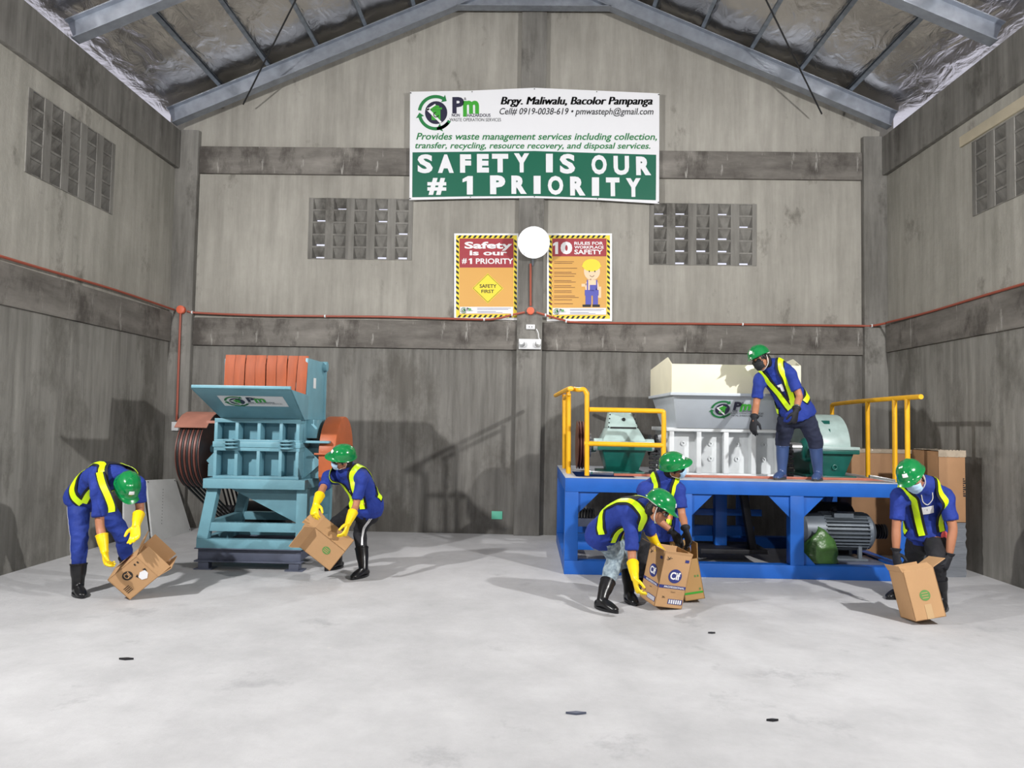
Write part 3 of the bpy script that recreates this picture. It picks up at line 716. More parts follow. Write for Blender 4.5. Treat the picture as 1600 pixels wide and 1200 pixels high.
b = MB(); b.cyl((-3.62,9.55,.42), (-3.05,9.55,.42), .17, 24); b.cyl((-3.7,9.55,.42), (-3.62,9.55,.42), .04, 14); b.box((-3.55,9.38,.236), (-3.1,9.72,.30)); b.box((-3.45,9.15,.236),(-3.15,9.55,.30)); b.build('drive_motor', IRON, t, .004)
b = MB(); G = []
for k in range(9):
    a = math.radians(38+k*14); G.append([(-3.97,8.60-.47*math.cos(a),1.26+.47*math.sin(a)), (-3.60,8.60-.47*math.cos(a),1.26+.47*math.sin(a))])
b.sheet(G, .012, [V((0,-math.cos(math.radians(38+k*14)),math.sin(math.radians(38+k*14)))) for k in range(9) for _ in (0,1)]); b.box((-3.60,8.22,1.60),(-3.44,8.26,1.63)); lab(b.build('belt_guard', mat('dusty_orange_paint', (166,112,96), .5, 0, .15, 6), t), 'dusty orange curved guard over the belts')
b = MB(); fc = V((-2.22,8.72,1.22)); n_ = 40; ringp = []
ringp.append([V((-2.32, 8.62-.42*math.cos(a), 1.28+.42*math.sin(a))) for a in [math.radians(k*180/24) for k in range(25)]] + [V((-2.32,9.02,1.02)), V((-2.32,8.94,.94)), V((-2.32,8.30,.94)), V((-2.32,8.22,1.02))])
b.prism(ringp[0], (.19,0,0)); b.build('flywheel_guard', ORANGE, t, .012)
MB().box((-2.36,8.17,1.27), (-2.125,8.19,1.29)).build('guard_seam', ORANGE, t, .003); MB().cyl((-2.46,8.53,1.30), (-2.2,8.53,1.30), .045, 16).build('flywheel_shaft', TEALD, t)

# ------------------------------------------------------------------ blue platform with railings
ZD = 1.07
X0, X1, YA, YZ = .44, 4.28, 8.25, 10.4
t = thing('machine_platform', 'blue steel machine platform with yellow guard rails', 'platform', (2.3, 9.0, 0))
PT = t
def beam(name, a, c, m=BLUE): return MB().box(a, c).build(name, m, t, .006)
for y in (YA, YZ-.15):
    beam('top_beam', (X0,y,ZD-.16), (X1,y+.14,ZD-.008)); beam('bottom_beam', (X0,y,.0), (X1-.05,y+.14,.15))
for x in (X0, X1-.15): beam('top_beam', (x,YA+.14,ZD-.16), (x+.14,YZ-.15,ZD-.008)); beam('bottom_beam', (x,YA+.14,.0), (x+.14,YZ-.15,.15))
for x in (X0, 1.70, 2.93, X1-.15):
    for y in (YA, YZ-.15):
        lg = MB().box((x,y+.005,.15), (x+.15,y+.135,ZD-.16)); lg.build('leg', BLUE, t, .006)
g = .24
for y in (YA+.03,):
    for x0_ in (X0+.15, 1.85, 3.08):
        x1_ = {X0+.15:1.70, 1.85:2.93, 3.08:X1-.15}[x0_]
        for xa, s in ((x0_, 1), (x1_, -1)):
            if x1_ == X1-.15 and s < 0: continue
            z = ZD-.16; MB().prism([(xa,y,z),(xa+s*g,y,z),(xa,y,z-g)], (0,.016,0)).build('gusset', BLUE, t, .002)
MB().prism([(3.08,YA+.03,.15),(3.22,YA+.03,.15),(3.08,YA+.03,.30)], (0,.016,0)).build('gusset', BLUE, t, .002)
b = MB(); b.box((1.25,YA,ZD-.008), (X1,YZ,ZD)); b.box((X0,YA,ZD-.008), (1.25,YA+.14,ZD)); b.box((X0,YA+.14,ZD-.008), (X0+.13,YZ,ZD)); b.box((X0+.13,9.3,ZD-.008), (1.25,YZ,ZD)); b.build('deck_plate', mat('deck_steel', (172,176,184), .5, .1, .15, 4), t, .001)
MB().box((1.02,YA+.33,ZD), (X1-.1,YA+.365,ZD+.028)).build('deck_strip', COPPER, t, .004)
for x in (1.95, 2.35):   # rear legs and cross pieces seen underneath
    beam('inner_brace', (x,9.2,.15), (x+.14,9.34,ZD-.16))
for x, xx in ((1.9,2.02), (2.75,2.62)): MB().bar((x,9.0,.15), (xx,9.0,ZD-.16), .10, .08).build('inner_strut', IRON, t, .004)
beam('inner_rail', (X0+.14,8.95,.15), (1.7,9.07,.24)); beam('inner_rail', (X0+.14,9.45,.28), (2.9,9.55,.40)); beam('inner_rail', (1.75,9.3,.55), (2.95,9.36,.63))
MB().box((2.1,8.9,.15), (2.9,9.5,.20)).build('floor_plate', IRON, t, .004)
def rail(name, paths, r=.027):
    b = MB()
    for p in paths: b.tube(catmull(p, 5) if len(p) > 2 else p, r, 12)
    return b.build(name, YEL, t)
yp = YA+.07
a, c = at(917,743,yp), at(917,609,yp)
e1, e2 = at(888,608,8.45), at(868,618,10.2)
rail('guard_rail', [[a, a*.1+c*.9, c+V((-.0,0,-.06)), c+V((-.03,.0,0)), c+V((-.09,.02,.0)), e1+V((.06,0,0)), e1, e2],
     [at(921,640,yp), at(975,641,yp), at(1018,642,yp)+V((0,0,.0)), at(1034,643,yp), at(1037,648,yp), at(1037,690,yp), V((at(1037,700,yp).x, yp, ZD))],
     [at(913,693,yp), at(1037,696,yp)]])
rail('guard_rail', [[V((X0+.065, 9.75, ZD)), V((X0+.05,9.75,e2.z+.0))], [V((X0+.07,8.98,ZD)), V((X0+.06,8.98,e1.z-.0))], [V((X0+.07,8.82,ZD)), V((X0+.06,8.82,e1.z-.14)), V((X0+.055,8.86,e1.z-.06)), V((X0+.05,9.7,e1.z-.07))]], .026)
# right-hand railing along the end of the deck
xr = X1-.07; zt = 2.02
rail('guard_rail', [[V((xr,10.25,ZD)), V((xr,10.25,zt-.12)), V((xr,10.23,zt-.05)), V((xr,10.12,zt-.03)), V((xr,9.2,zt-.01)), V((xr,8.25,zt)), V((xr+.0,8.1,zt)), V((xr,7.95,zt))],
     [V((xr,9.19,ZD)), V((xr,9.19,zt-.01))], [V((xr,8.52,ZD)), V((xr,8.52,zt))], [V((xr,8.24,.95)), V((xr,8.24,zt))]])
PLAT = t

# ------------------------------------------------------------------ white metal shredder on the deck
t = thing('metal_shredder', 'white twin-shaft metal shredder with a tall cream hopper on the blue platform', 'shredder', (2.4, 9.4, ZD))
zb = 1.625
b = MB(); b.box((1.72,9.0,ZD), (3.06,9.9,zb)); b.box((1.68,8.86,zb-.03), (3.09,9.95,zb+.015)); b.box((1.70,8.88,ZD), (3.07,9.0,ZD+.03)); b.build('body', WHITEP, t, .004)
for x in (1.74, 2.065, 2.39, 2.715, 3.03):
    b = MB(); b.box((x-.028,8.87,ZD+.03), (x+.028,9.01,zb-.03))
    b.build('rib', WHITEP, t, .003)
b = MB()
for x in (1.90, 2.23, 2.55, 2.87):
    for z in (1.27, 1.45): MB().ring((x,9.0,z), (x,8.982,z), .028, .014, 14).build('bolt', WHITEP, t)
    MB().cyl((x,8.88,zb+.015), (x,8.88,zb+.035), .02, 10).build('bolt', IRON, t)
# lower grey hopper (frustum) and flange
def frustum(name, m, a, c, z0, z1, th=.012):
    """open-topped tapering box; a, c = (x0,x1,y0,y1) at z0, z1"""
    lo = [V((a[0],a[2],z0)),V((a[1],a[2],z0)),V((a[1],a[3],z0)),V((a[0],a[3],z0))]; hi = [V((c[0],c[2],z1)),V((c[1],c[2],z1)),V((c[1],c[3],z1)),V((c[0],c[3],z1))]
    b = MB()
    for i in range(4):
        j = (i+1) % 4; q = [lo[i], lo[j], hi[j], hi[i]]; n = (q[1]-q[0]).cross(q[3]-q[0]).normalized(); b.prism(q, -n*th)
    return b.build(name, m, t, .002)
zf = 2.025
frustum('lower_hopper', GREYP, (1.79,2.98,8.84,9.80), (1.68,3.13,8.50,9.93), zb+.012, zf)
b = MB(); b.box((1.64,8.45,zf-.012), (3.17,8.52,zf+.02)); b.box((1.64,9.9,zf-.012), (3.17,9.98,zf+.02)); b.box((1.64,8.52,zf-.012), (1.71,9.9,zf+.02)); b.box((3.10,8.52,zf-.012), (3.17,9.9,zf+.02)); b.build('hopper_flange', GREYP, t, .003)
b = MB(); MB().box((1.66,8.50,zf+.02), (3.14,8.515,2.375)).build('hopper_wall', CREAM, t, .003); MB().box((1.66,9.92,zf+.02), (3.14,9.935,2.375)).build('hopper_wall', CREAM, t, .003)
for x in (1.655, 3.13): MB().prism([(x,8.52,zf+.02),(x,9.92,zf+.02),(x,9.92,2.40),(x,8.75,2.47),(x,8.52,2.38)], (.015,0,0)).build('hopper_cheek', CREAM, t, .003)
# logo on the sloping front
lo0, hi0 = V((1.80,8.84,zb+.012)), V((1.80,8.50,zf)); upv = (hi0-lo0).normalized(); k = .64/520
fl_ = lambda u, v: V((0,0,0))+hi0+V((u*k+.185+.14,0,0))-upv*(.075+v*k)+V((0,-.004,0))
logo(t, fl_, 2, 'METAL SHREDDER MACHINE')
b = MB()
b.cyl((1.50,9.2,1.38), (1.74,9.2,1.38), .055, 18); b.lathe((1.57,9.2,1.38), (1,0,0), [(0,.06),(.01,.13),(.05,.15),(.10,.17),(.15,.18)], 20); b.hexa([(1.58,9.02,ZD),(1.72,9.02,ZD),(1.72,9.4,ZD),(1.58,9.4,ZD),(1.60,9.12,1.3),(1.72,9.12,1.3),(1.72,9.3,1.3),(1.60,9.3,1.3)])
b.build('bearing_housing', WHITEP, t, .004)
b = MB(); b.cyl((3.06,9.0,1.42), (3.36,9.0,1.42), .065, 22); b.build('output_shaft', BRIGHT, t)

def chain(name, par, x, y, z, h, w_=.13):
    b = MB()
    for k in range(int(h/.055)):
        zz = z+k*.055
        for s in (-1, 0, 1): b.box((x+s*w_/3-.012,y-.012,zz), (x+s*w_/3+.012,y+.012,zz+.04))
        b.cyl((x-w_/2,y,zz+.02), (x+w_/2,y,zz+.02), .014, 8)
    return b.build(name, IRON, par)
def sprocket(par, x, y, z, r, w_=.12):
    b = MB(); n = 20
    for s in (-1, 1):
        pts = []
        for k in range(n*2): a = math.pi*k/n; q = r if k % 2 else r*.9; pts.append((x+s*w_*.3-.015, y+q*math.cos(a), z+q*math.sin(a)))
        b.prism(pts, (.03,0,0))
    b.cyl((x-w_/2,y,z), (x+w_/2,y,z), r*.6, 20); return b.build('sprocket', IRON, par, .002)

# left gearbox with grooved pulley
SHIFT = V((.05,.30,0)); t = thing('gearbox', 'green gearbox with red-brown grooved pulley behind the left guard rail', 'gearbox', (1.1, 8.8, ZD), 'green gearboxes')
b = MB(); zm = 1.42
b.hexa([(.93,8.62,ZD+.03),(1.30,8.62,ZD+.03),(1.30,9.0,ZD+.03),(.93,9.0,ZD+.03),(.86,8.52,zm-.06),(1.38,8.52,zm-.06),(1.38,9.1,zm-.06),(.86,9.1,zm-.06)])
b.box((.80,8.47,zm-.06), (1.44,9.15,zm-.005)); b.box((.72,8.45,ZD), (1.34,8.52,ZD+.035)); b.box((.82,8.5,ZD+.0), (1.36,9.1,ZD+.035)); b.build('lower_casing', GBGRN, t, .008)
b = MB(); b.box((.80,8.47,zm-.005), (1.44,9.15,zm+.045))
b.hexa([(.86,8.52,zm+.045),(1.38,8.52,zm+.045),(1.38,9.1,zm+.045),(.86,9.1,zm+.045),(.93,8.62,zm+.20),(1.30,8.62,zm+.20),(1.30,9.06,zm+.20),(.93,9.06,zm+.20)])
b.hexa([(.93,8.62,zm+.20),(1.30,8.62,zm+.20),(1.30,9.06,zm+.20),(.93,9.06,zm+.20),(.97,8.80,zm+.42),(1.22,8.80,zm+.42),(1.22,9.0,zm+.42),(.97,9.0,zm+.42)])
for x in (.88, 1.36): b.cyl((x,8.6,zm), (x+(.12 if x > 1 else -.12),8.6,zm), .075, 18)
b.build('upper_casing', GBLIGHT, t, .012)
b = MB(); nT = V((0,-.22,.18)).normalized()
for u in range(5):
    for e in (.93+.01, 1.29): b.cyl(V((e+(.02 if e < 1 else -.02)*u*.5, 8.63+u*.04, zm+.21+u*.05)), V((e+(.02 if e < 1 else -.02)*u*.5, 8.622+u*.04, zm+.216+u*.05)), .008, 8)
b.cyl(V((1.13,8.70,zm+.30)), V((1.13,8.688,zm+.31)), .022, 12); b.bar((.96,8.615,zm+.205), (1.27,8.615,zm+.205), .014, .02); b.build('cover_bolts', IRON, t)
pulley('grooved_pulley', t, .58, .72, 8.95, 1.40, .30, 4)
b = MB(); b.cyl((.66,8.95,1.40), (.9,8.95,1.40), .05, 16); b.lathe((.72,8.95,1.40), (1,0,0), [(0,.16),(.03,.16),(.04,.10),(.10,.09)], 24); b.cyl((1.38,8.9,1.40), (1.62,8.9,1.40), .045, 16); b.build('drive_shaft', BRIGHT, t)
sprocket(t, 1.50, 8.78, 1.42, .13); chain('drive_chain', t, 1.50, 8.66, ZD+.01, .36)
b = MB(); b.bar((.66,8.50,ZD+.02), (.98,8.40,ZD+.02), .05, .04); b.build('mounting_rail', BRIGHT, t, .003)

# right gearbox with rounded cover
SHIFT = V((.12,.28,0)); t = thing('gearbox', 'green gearbox with a rounded pale cover at the right end of the platform', 'gearbox', (3.55, 8.95, ZD), 'green gearboxes')
b = MB(); b.hexa([(3.34,8.62,ZD+.02),(3.68,8.62,ZD+.02),(3.68,9.3,ZD+.02),(3.34,9.3,ZD+.02),(3.30,8.55,1.36),(3.76,8.55,1.36),(3.76,9.38,1.36),(3.30,9.38,1.36)]); b.box((3.25,8.5,1.36), (3.81,9.44,1.41)); b.box((3.26,8.52,ZD), (3.78,9.4,ZD+.03))
b.ring((3.55,8.60,1.20), (3.55,8.57,1.20), .035, .018, 14); b.build('lower_casing', GBGRN, t, .008)
b = MB(); pts = [(3.30,8.96+.42*math.cos(a)*-1,1.41+.40*math.sin(a)) for a in [math.pi*k/20 for k in range(21)]]
pts2 = []; 
for k in range(21): a = math.pi*k/20; pts2.append((3.29, 8.96-.43*math.cos(a), 1.41+.42*math.sin(a)))
b.prism(pts2, (.43,0,0)); b.box((3.25,8.49,1.41), (3.81,9.43,1.445)); b.build('rounded_cover', GBLIGHT, t, .008)
b = MB(); b.prism([(3.44,8.70,1.755),(3.50,8.58,1.62),(3.54,8.70,1.755)], (0,.03,-.06)); b.lathe((3.20,8.72,1.40), (1,0,0), [(0,.10),(.03,.14),(.08,.15),(.11,.15)], 24); b.build('bearing_cap', GBGRN, t, .003)
sprocket(t, 3.02, 8.72, 1.40, .12, .10); chain('drive_chain', t, 3.02, 8.60, ZD+.01, .34, .10)

SHIFT = V((0,0,0))
# loose bits on the deck
o = MB().bar(at(1358,741,8.40)+V((0,0,-.0)), at(1398,748,8.36), .06, .035).build('steel_offcut', BRIGHT, None, .003)
o.location.z = ZD+.002; tag(o, 'flat grey steel offcut lying on the right end of the deck', 'offcut')

# ------------------------------------------------------------------ motor and sack under the platform
SHIFT = V((.13,0,0))
t = thing('electric_motor', 'grey finned electric motor under the right end of the platform', 'motor', (3.6, 8.72, .15))
xc0, xc1, ym, zmo, rm = 3.32, 3.82, 8.75, .47, .20
b = MB(); b.cyl((xc0,ym,zmo), (xc1,ym,zmo), rm-.025, 32)
for k in range(30):
    a = 2*math.pi*k/30; u = V((0,math.cos(a),math.sin(a))); s_ = V((0,-u.z,u.y)); b.obox(V(((xc0+xc1)/2,ym,zmo))+u*(rm-.005), V(((xc1-xc0)/2,0,0)), u*.026, s_*.006)
b.box((xc0+.1,ym-.16,zmo+.17), (xc0+.32,ym+.06,zmo+.22)); b.build('finned_body', MOTG, t)
b = MB(); b.lathe((xc0-.26,ym,zmo), (1,0,0), [(0,.06),(.01,.15),(.05,.19),(.24,.205),(.27,.205),(.275,.19)], 32); b.build('fan_cowl', MOTG, t)
b = MB(); b.lathe((xc1,ym,zmo), (1,0,0), [(-.01,.21),(.03,.21),(.05,.19),(.10,.12),(.11,.05)], 32); b.build('end_shield', MOTG, t)
b = MB(); b.cyl((xc1+.10,ym,zmo), (xc1+.26,ym,zmo), .03, 14); b.build('shaft', IRON, t)
pulley('motor_pulley', t, xc1+.13, xc1+.25, ym, zmo, .085, 4, IRON, .014)
b = MB(); b.box((xc0+.02,ym-.17,.152), (xc1-.02,ym+.17,.175))
for x in (xc0+.08, xc1-.10):
    for s in (-1, 1): b.box((x-.02,ym+s*.13-.02,.175), (x+.02,ym+s*.13+.02,.34))
b.build('foot', MOTG, t, .003); MB().ring((xc0+.14,ym,zmo+.235), (xc0+.18,ym,zmo+.235), .042, .02, 20).build('lifting_eye', IRON, t)
MB().box((3.2,8.5,.10), (3.95,9.0,.15)).build('base_plate', TEALD, t, .003)
SHIFT = V((0,0,0))
t = thing('steel_drum', 'dark drum-shaped housing behind the grey motor under the platform', 'housing', (3.7, 9.3, .15))
b = MB(); b.cyl((3.45,9.28,.46), (4.0,9.28,.46), .29, 32); b.build('body', IRON, t, .02); MB().box((3.5,9.1,.0), (3.95,9.45,.2)).build('base', IRON, t, .004)
b = MB(); G = []; cs = V((3.33,8.46,.155)); 
for i in range(13):
    row = []; h = i/12
    for j in range(25):
        a = 2*math.pi*j/24; r = .18*(math.sqrt(max(0.0, 1-(h**2.2))) * (1+.34*noise.noise(V((math.cos(a)*3.2, math.sin(a)*3.2, h*4)))+.14*noise.noise(V((math.cos(a)*8, math.sin(a)*8, h*3)))) + .012)
        row.append(cs+V((r*1.1*math.cos(a)-.02*h, r*.55*math.sin(a), h*.34*(1+.18*math.cos(a+.8)))))
    G.append(row)
b.sheet(G); o = b.build('plastic_sack', GREENBAG, None, ang=180); tag(o, 'crumpled green plastic sack slumped against the grey motor', 'sack')
t = thing('coil_spring', 'black coil spring visible under the left of the platform', 'spring', (.62, 9.2, .5))
pts = [V((.55+.30*k/120, 9.20+.055*math.cos(k*.45), .56+.055*math.sin(k*.45))) for k in range(121)]
MB().tube(pts, .011, 6, side=(1,0,0)).build('coil', BLACK, t); MB().box((.55,9.15,.40), (.88,9.25,.50)).build('base', TEALD, t, .003)

# ------------------------------------------------------------------ cartons at the right
def logs(par, f, items, m):
    b = MB()
    for s, u0, v0, u1, v1, bo in items: words(b, f, s, u0, v0, u1, v1, bo)
    return b.build('lettering', m, par, smooth=False)
P = (4.72, 5.02, 8.55, 9.15)
G = []
for i in range(15):
    z = .0+i*.615/14; row = []
    for j in range(41):
        k = j/40*4; sd = int(k) % 4; q = k-int(k); c = [(P[0],P[2]),(P[1],P[2]),(P[1],P[3]),(P[0],P[3]),(P[0],P[2])]
        x = c[sd][0]+(c[sd+1][0]-c[sd][0])*q; y = c[sd][1]+(c[sd+1][1]-c[sd][1])*q
        d = .012*noise.noise(V((x*6,y*6,z*22))); row.append((x+d*(1 if x > 4.9 else -1), y+d*(1 if y > 8.85 else -1), z))
    G.append(row)
b = MB(); b.sheet(G); b.add([(P[0]+.005,P[2]+.005,.61),(P[1]-.005,P[2]+.005,.61),(P[1]-.005,P[3]-.005,.61),(P[0]+.005,P[3]-.005,.61)], [(0,1,2,3)]); tag(b.build('wrapped_bale', WRAP, None, ang=60), 'grey plastic-wrapped stack on the floor below the tall brown carton', 'bale')
t = thing('tall_carton', 'tall brown carton with film-wrapped top standing behind the right worker', 'carton', ((P[0]+P[1])/2, 8.85, .62))
MB().box((P[0],P[2],.62), (P[1],P[3],1.42)).build('carton', CARDD, t, .006)
b = MB(); G = []
for i in range(4):
    G.append([(P[0]-.006+ (P[1]-P[0]+.012)*j/24, P[2]-.006, 1.36+i*.026+.012*noise.noise(V((j*.7,i,3)))) for j in range(25)])
b.sheet(G); G = []
for j in range(25): G.append([(P[0]-.006+(P[1]-P[0]+.012)*j/24, P[2]-.006+(P[3]-P[2]+.01)*q/12, 1.428+.014*abs(noise.noise(V((j*.6,q*.6,1))))) for q in range(13)])
b.sheet(G); b.build('film_wrap', FILM, t, ang=180)
b = MB(); fcar = lambda u, v: V((P[0]+.22+v*.001, P[2]-.004, 1.05+u*.001))   # sideways lettering marks
for k in range(9): rect(b, lambda u, v: V((P[0]+.27+u*.001, P[2]-.003, 1.12-v*.001)), 0, k*24, 14+10*(k % 3), k*24+14)
b.build('stencil_marks', INKB, t, smooth=False)
t = thing('long_carton', 'long low brown carton on the wall side behind the right guard rail', 'carton', (4.7, 10.1, 0))
MB().box((4.32,9.9,0), (5.1,10.4,1.38)).build('carton', CARDD, t, .006)
MB().box((4.31,9.89,1.34), (5.11,10.41,1.392)).build('film_wrap', FILM, t, .004)

# ------------------------------------------------------------------ people
TMP = bpy.data.scenes.new('workbench')   # scratch scene for meshing, removed at the end
TMPO = bpy.data.objects.new('scratch', bpy.data.meshes.new('scratch')); TMP.collection.objects.link(TMPO)
RM = TMPO.modifiers.new('r', 'REMESH'); RM.mode = 'VOXEL'; SM_ = TMPO.modifiers.new('s', 'SMOOTH'); JUNK = [TMPO.data]
def remesh(b, voxel, smooth=4, wrinkle=0.0, wscale=(9,9,9), fac=.5):
    me = bpy.data.meshes.new('scratch'); me.from_pydata([tuple(p) for p in b.v], [], b.f); me.update(); JUNK.append(me)
    TMPO.data = me; RM.voxel_size = voxel; SM_.factor = fac; SM_.iterations = smooth
    vl = TMP.view_layers[0]; vl.update(); out = bpy.data.meshes.new_from_object(TMPO.evaluated_get(vl.depsgraph))
    if wrinkle:
        nr = [v.normal.copy() for v in out.vertices]
        for v, vn in zip(out.vertices, nr):
            p = v.co; q = V((p.x*wscale[0], p.y*wscale[1], p.z*wscale[2])); d = noise.noise(q, noise_basis='PERLIN_ORIGINAL'); d2 = noise.noise(q*2.3+V((5,1,3)))
            v.co = p + vn*wrinkle*((1-abs(d)*2.8)+.6*d2)
    return out
def place(me, name, m, parent=None, origin=None, ang=60):
    off = OFF[parent.name] if parent is not None else V(origin)
    me.transform(Matrix.Translation(-off)); return link(name, me, m, parent, off, True, ang)
def bvh_of(me): return BVHTree.FromPolygons([v.co.copy() for v in me.vertices], [tuple(p.vertices) for p in me.polygons])

class Frame:   # curved torso frame from pelvis to neck
    def __init__(s, pel, neck, lat, front, bow=.04):
        s.p, s.n = pel, neck; ax = (neck-pel); s.L = ax.length; ax.normalize(); s.ax = ax
        lat = (lat-ax*lat.dot(ax)).normalized(); f = ax.cross(lat).normalized()
        if f.dot(front) < 0: f = -f
        s.lat, s.f, s.bow = lat, f, bow
    def c(s, z): return s.p + s.ax*s.L*z - s.f*s.bow*math.sin(math.pi*min(max(z,0),1))
    def at(s, x, y, z): return s.c(z) + s.lat*x + s.f*y

def drape(trees, p, lim=.055):
    """nearest spot on the bare torso and how far the cloth lies over it there"""
    core, cloth = trees
    q, n, i, d = core.find_nearest(p)
    h = cloth.ray_cast(q+n*lim, -n, lim+.02)
    return q, n, (max(0.0, (h[0]-q).dot(n)) if h[0] is not None else 0.0)
def conform(trees, G, off, th):
    """lay a grid of points on the clothed torso"""
    S = [[drape(trees, p, .105) for p in row] for row in G]; E_ = [[c[2] for c in row] for row in S]; R_, C_ = len(G), len(G[0])
    for k in range(4):
        E2 = [[0]*C_ for _ in range(R_)]
        for i in range(R_):
            for j in range(C_):
                nb = [E_[a][c] for a in range(max(0,i-1), min(R_,i+2)) for c in range(max(0,j-1), min(C_,j+2))]
                E2[i][j] = max(nb) if k == 0 else sum(nb)/len(nb)
        E_ = E2
    b = MB(); b.sheet([[S[i][j][0]+S[i][j][1]*(E_[i][j]+off) for j in range(C_)] for i in range(R_)], th, [c[1] for row in S for c in row]); return b
def ribbon(trees, path, w_, off, th=.003, n=7, cols=5):
    """a band of constant width along a path over the clothed torso"""
    P_ = catmull(path, n); L = len(P_); S = [drape(trees, p, .105 if .15 < i/L < .66 and L > 40 else .055) for i, p in enumerate(P_)]; e = [c[2] for c in S]
    e = [max(e[max(0,i-2):i+3]) for i in range(L)]
    for k in range(3): e = [sum(e[max(0,i-2):i+3])/len(e[max(0,i-2):i+3]) for i in range(L)]
    C = [S[i][0]+S[i][1]*e[i] for i in range(L)]
    for k in range(2): C = [C[i] if i in (0, L-1) else C[i]*.5+(C[i-1]+C[i+1])*.25 for i in range(L)]
    G, N, prev = [], [], None
    for i in range(L):
        t = C[min(i+1,L-1)]-C[max(i-1,0)]
        if t.length < 1e-6: t = V((.001,.001,.001))
        sd = t.normalized().cross(S[i][1]).normalized()
        if prev is not None and sd.dot(prev) < 0: sd = -sd
        prev = sd; row = []
        for j in range(cols):
            p = C[i]+sd*w_*(j/(cols-1)-.5); q, nn, _i, _d = trees[0].find_nearest(p); nn = (nn+S[i][1]).normalized()
            row.append(p + nn*((q-p).dot(nn)+e[i]+off)); N.append(nn)
        G.append(row)
    b = MB(); b.sheet(G, th, N); return b

def glove(name, m, par, wr, d, n, thumb, curl, cuff_dir, cuff=.15, sc=1.0, r0=.043, spread=1.0, tcurl=.5):
    """gloved hand: d fingers' direction, n palm facing, thumb side hint"""
    d = d.normalized(); n = (n-d*n.dot(d)).normalized(); s = d.cross(n)
    if s.dot(thumb) < 0: s = -s
    b = MB(); cd = cuff_dir.normalized()
    b.tube(catmull([wr-cd*cuff, wr-cd*cuff*.55, wr-cd*.03, wr+d*.015*sc], 4), catr([r0*1.12, r0, r0*.80, (r0*.80, r0*.70)], 4), 18, side=s)
    b.tube([wr, wr+d*.03*sc, wr+d*.07*sc, wr+d*.092*sc], [(.031*sc,.021*sc), (.038*sc,.020*sc), (.043*sc,.018*sc), (.041*sc,.015*sc)], 16, side=s, cap='round')
    for k, (x, L, r) in enumerate(((.031, .074, .0105), (.0105, .082, .0108), (-.0105, .077, .0104), (-.030, .060, .0092))):
        p = wr + d*.082*sc + s*x*sc - d*abs(x-.01)*.25*sc; dirv = (d + s*x*2.4*spread).normalized(); pts = [p-dirv*.02*sc, p]; rs = [r*1.05*sc, r*1.05*sc]
        a = 0
        for q, fr_ in enumerate((.46, .30, .24)):
            a += curl[q]*(1+.10*k); v = dirv*math.cos(a) + n*math.sin(a); p = p + v*L*fr_*sc; pts.append(p); rs.append(r*(1-.10*q)*sc)
        b.tube(catmull(pts, 3), catr(rs, 3), 10, cap='round')
    p = wr + d*.020*sc + s*.026*sc + n*.004*sc; v1 = (d*.62 + s*.70 + n*.30*(1+tcurl)).normalized(); v2 = (d*.85 + s*.30*(1-tcurl) + n*.55*(tcurl+.3)).normalized()
    b.tube(catmull([p-v1*.012*sc, p+v1*.032*sc, p+v1*.036*sc+v2*.026*sc, p+v1*.036*sc+v2*.048*sc], 3), catr([.015*sc, .0135*sc, .012*sc, .0095*sc], 3), 10, cap='round')
    o = place(remesh(b, .0055, 3), name, m, par)
    # rolled hem of the cuff
    h = MB(); c = wr-cd*cuff; h.tube([c, c+cd*.010], r0*1.16, 18); h.build('cuff_hem', m, o, .003)
    return o

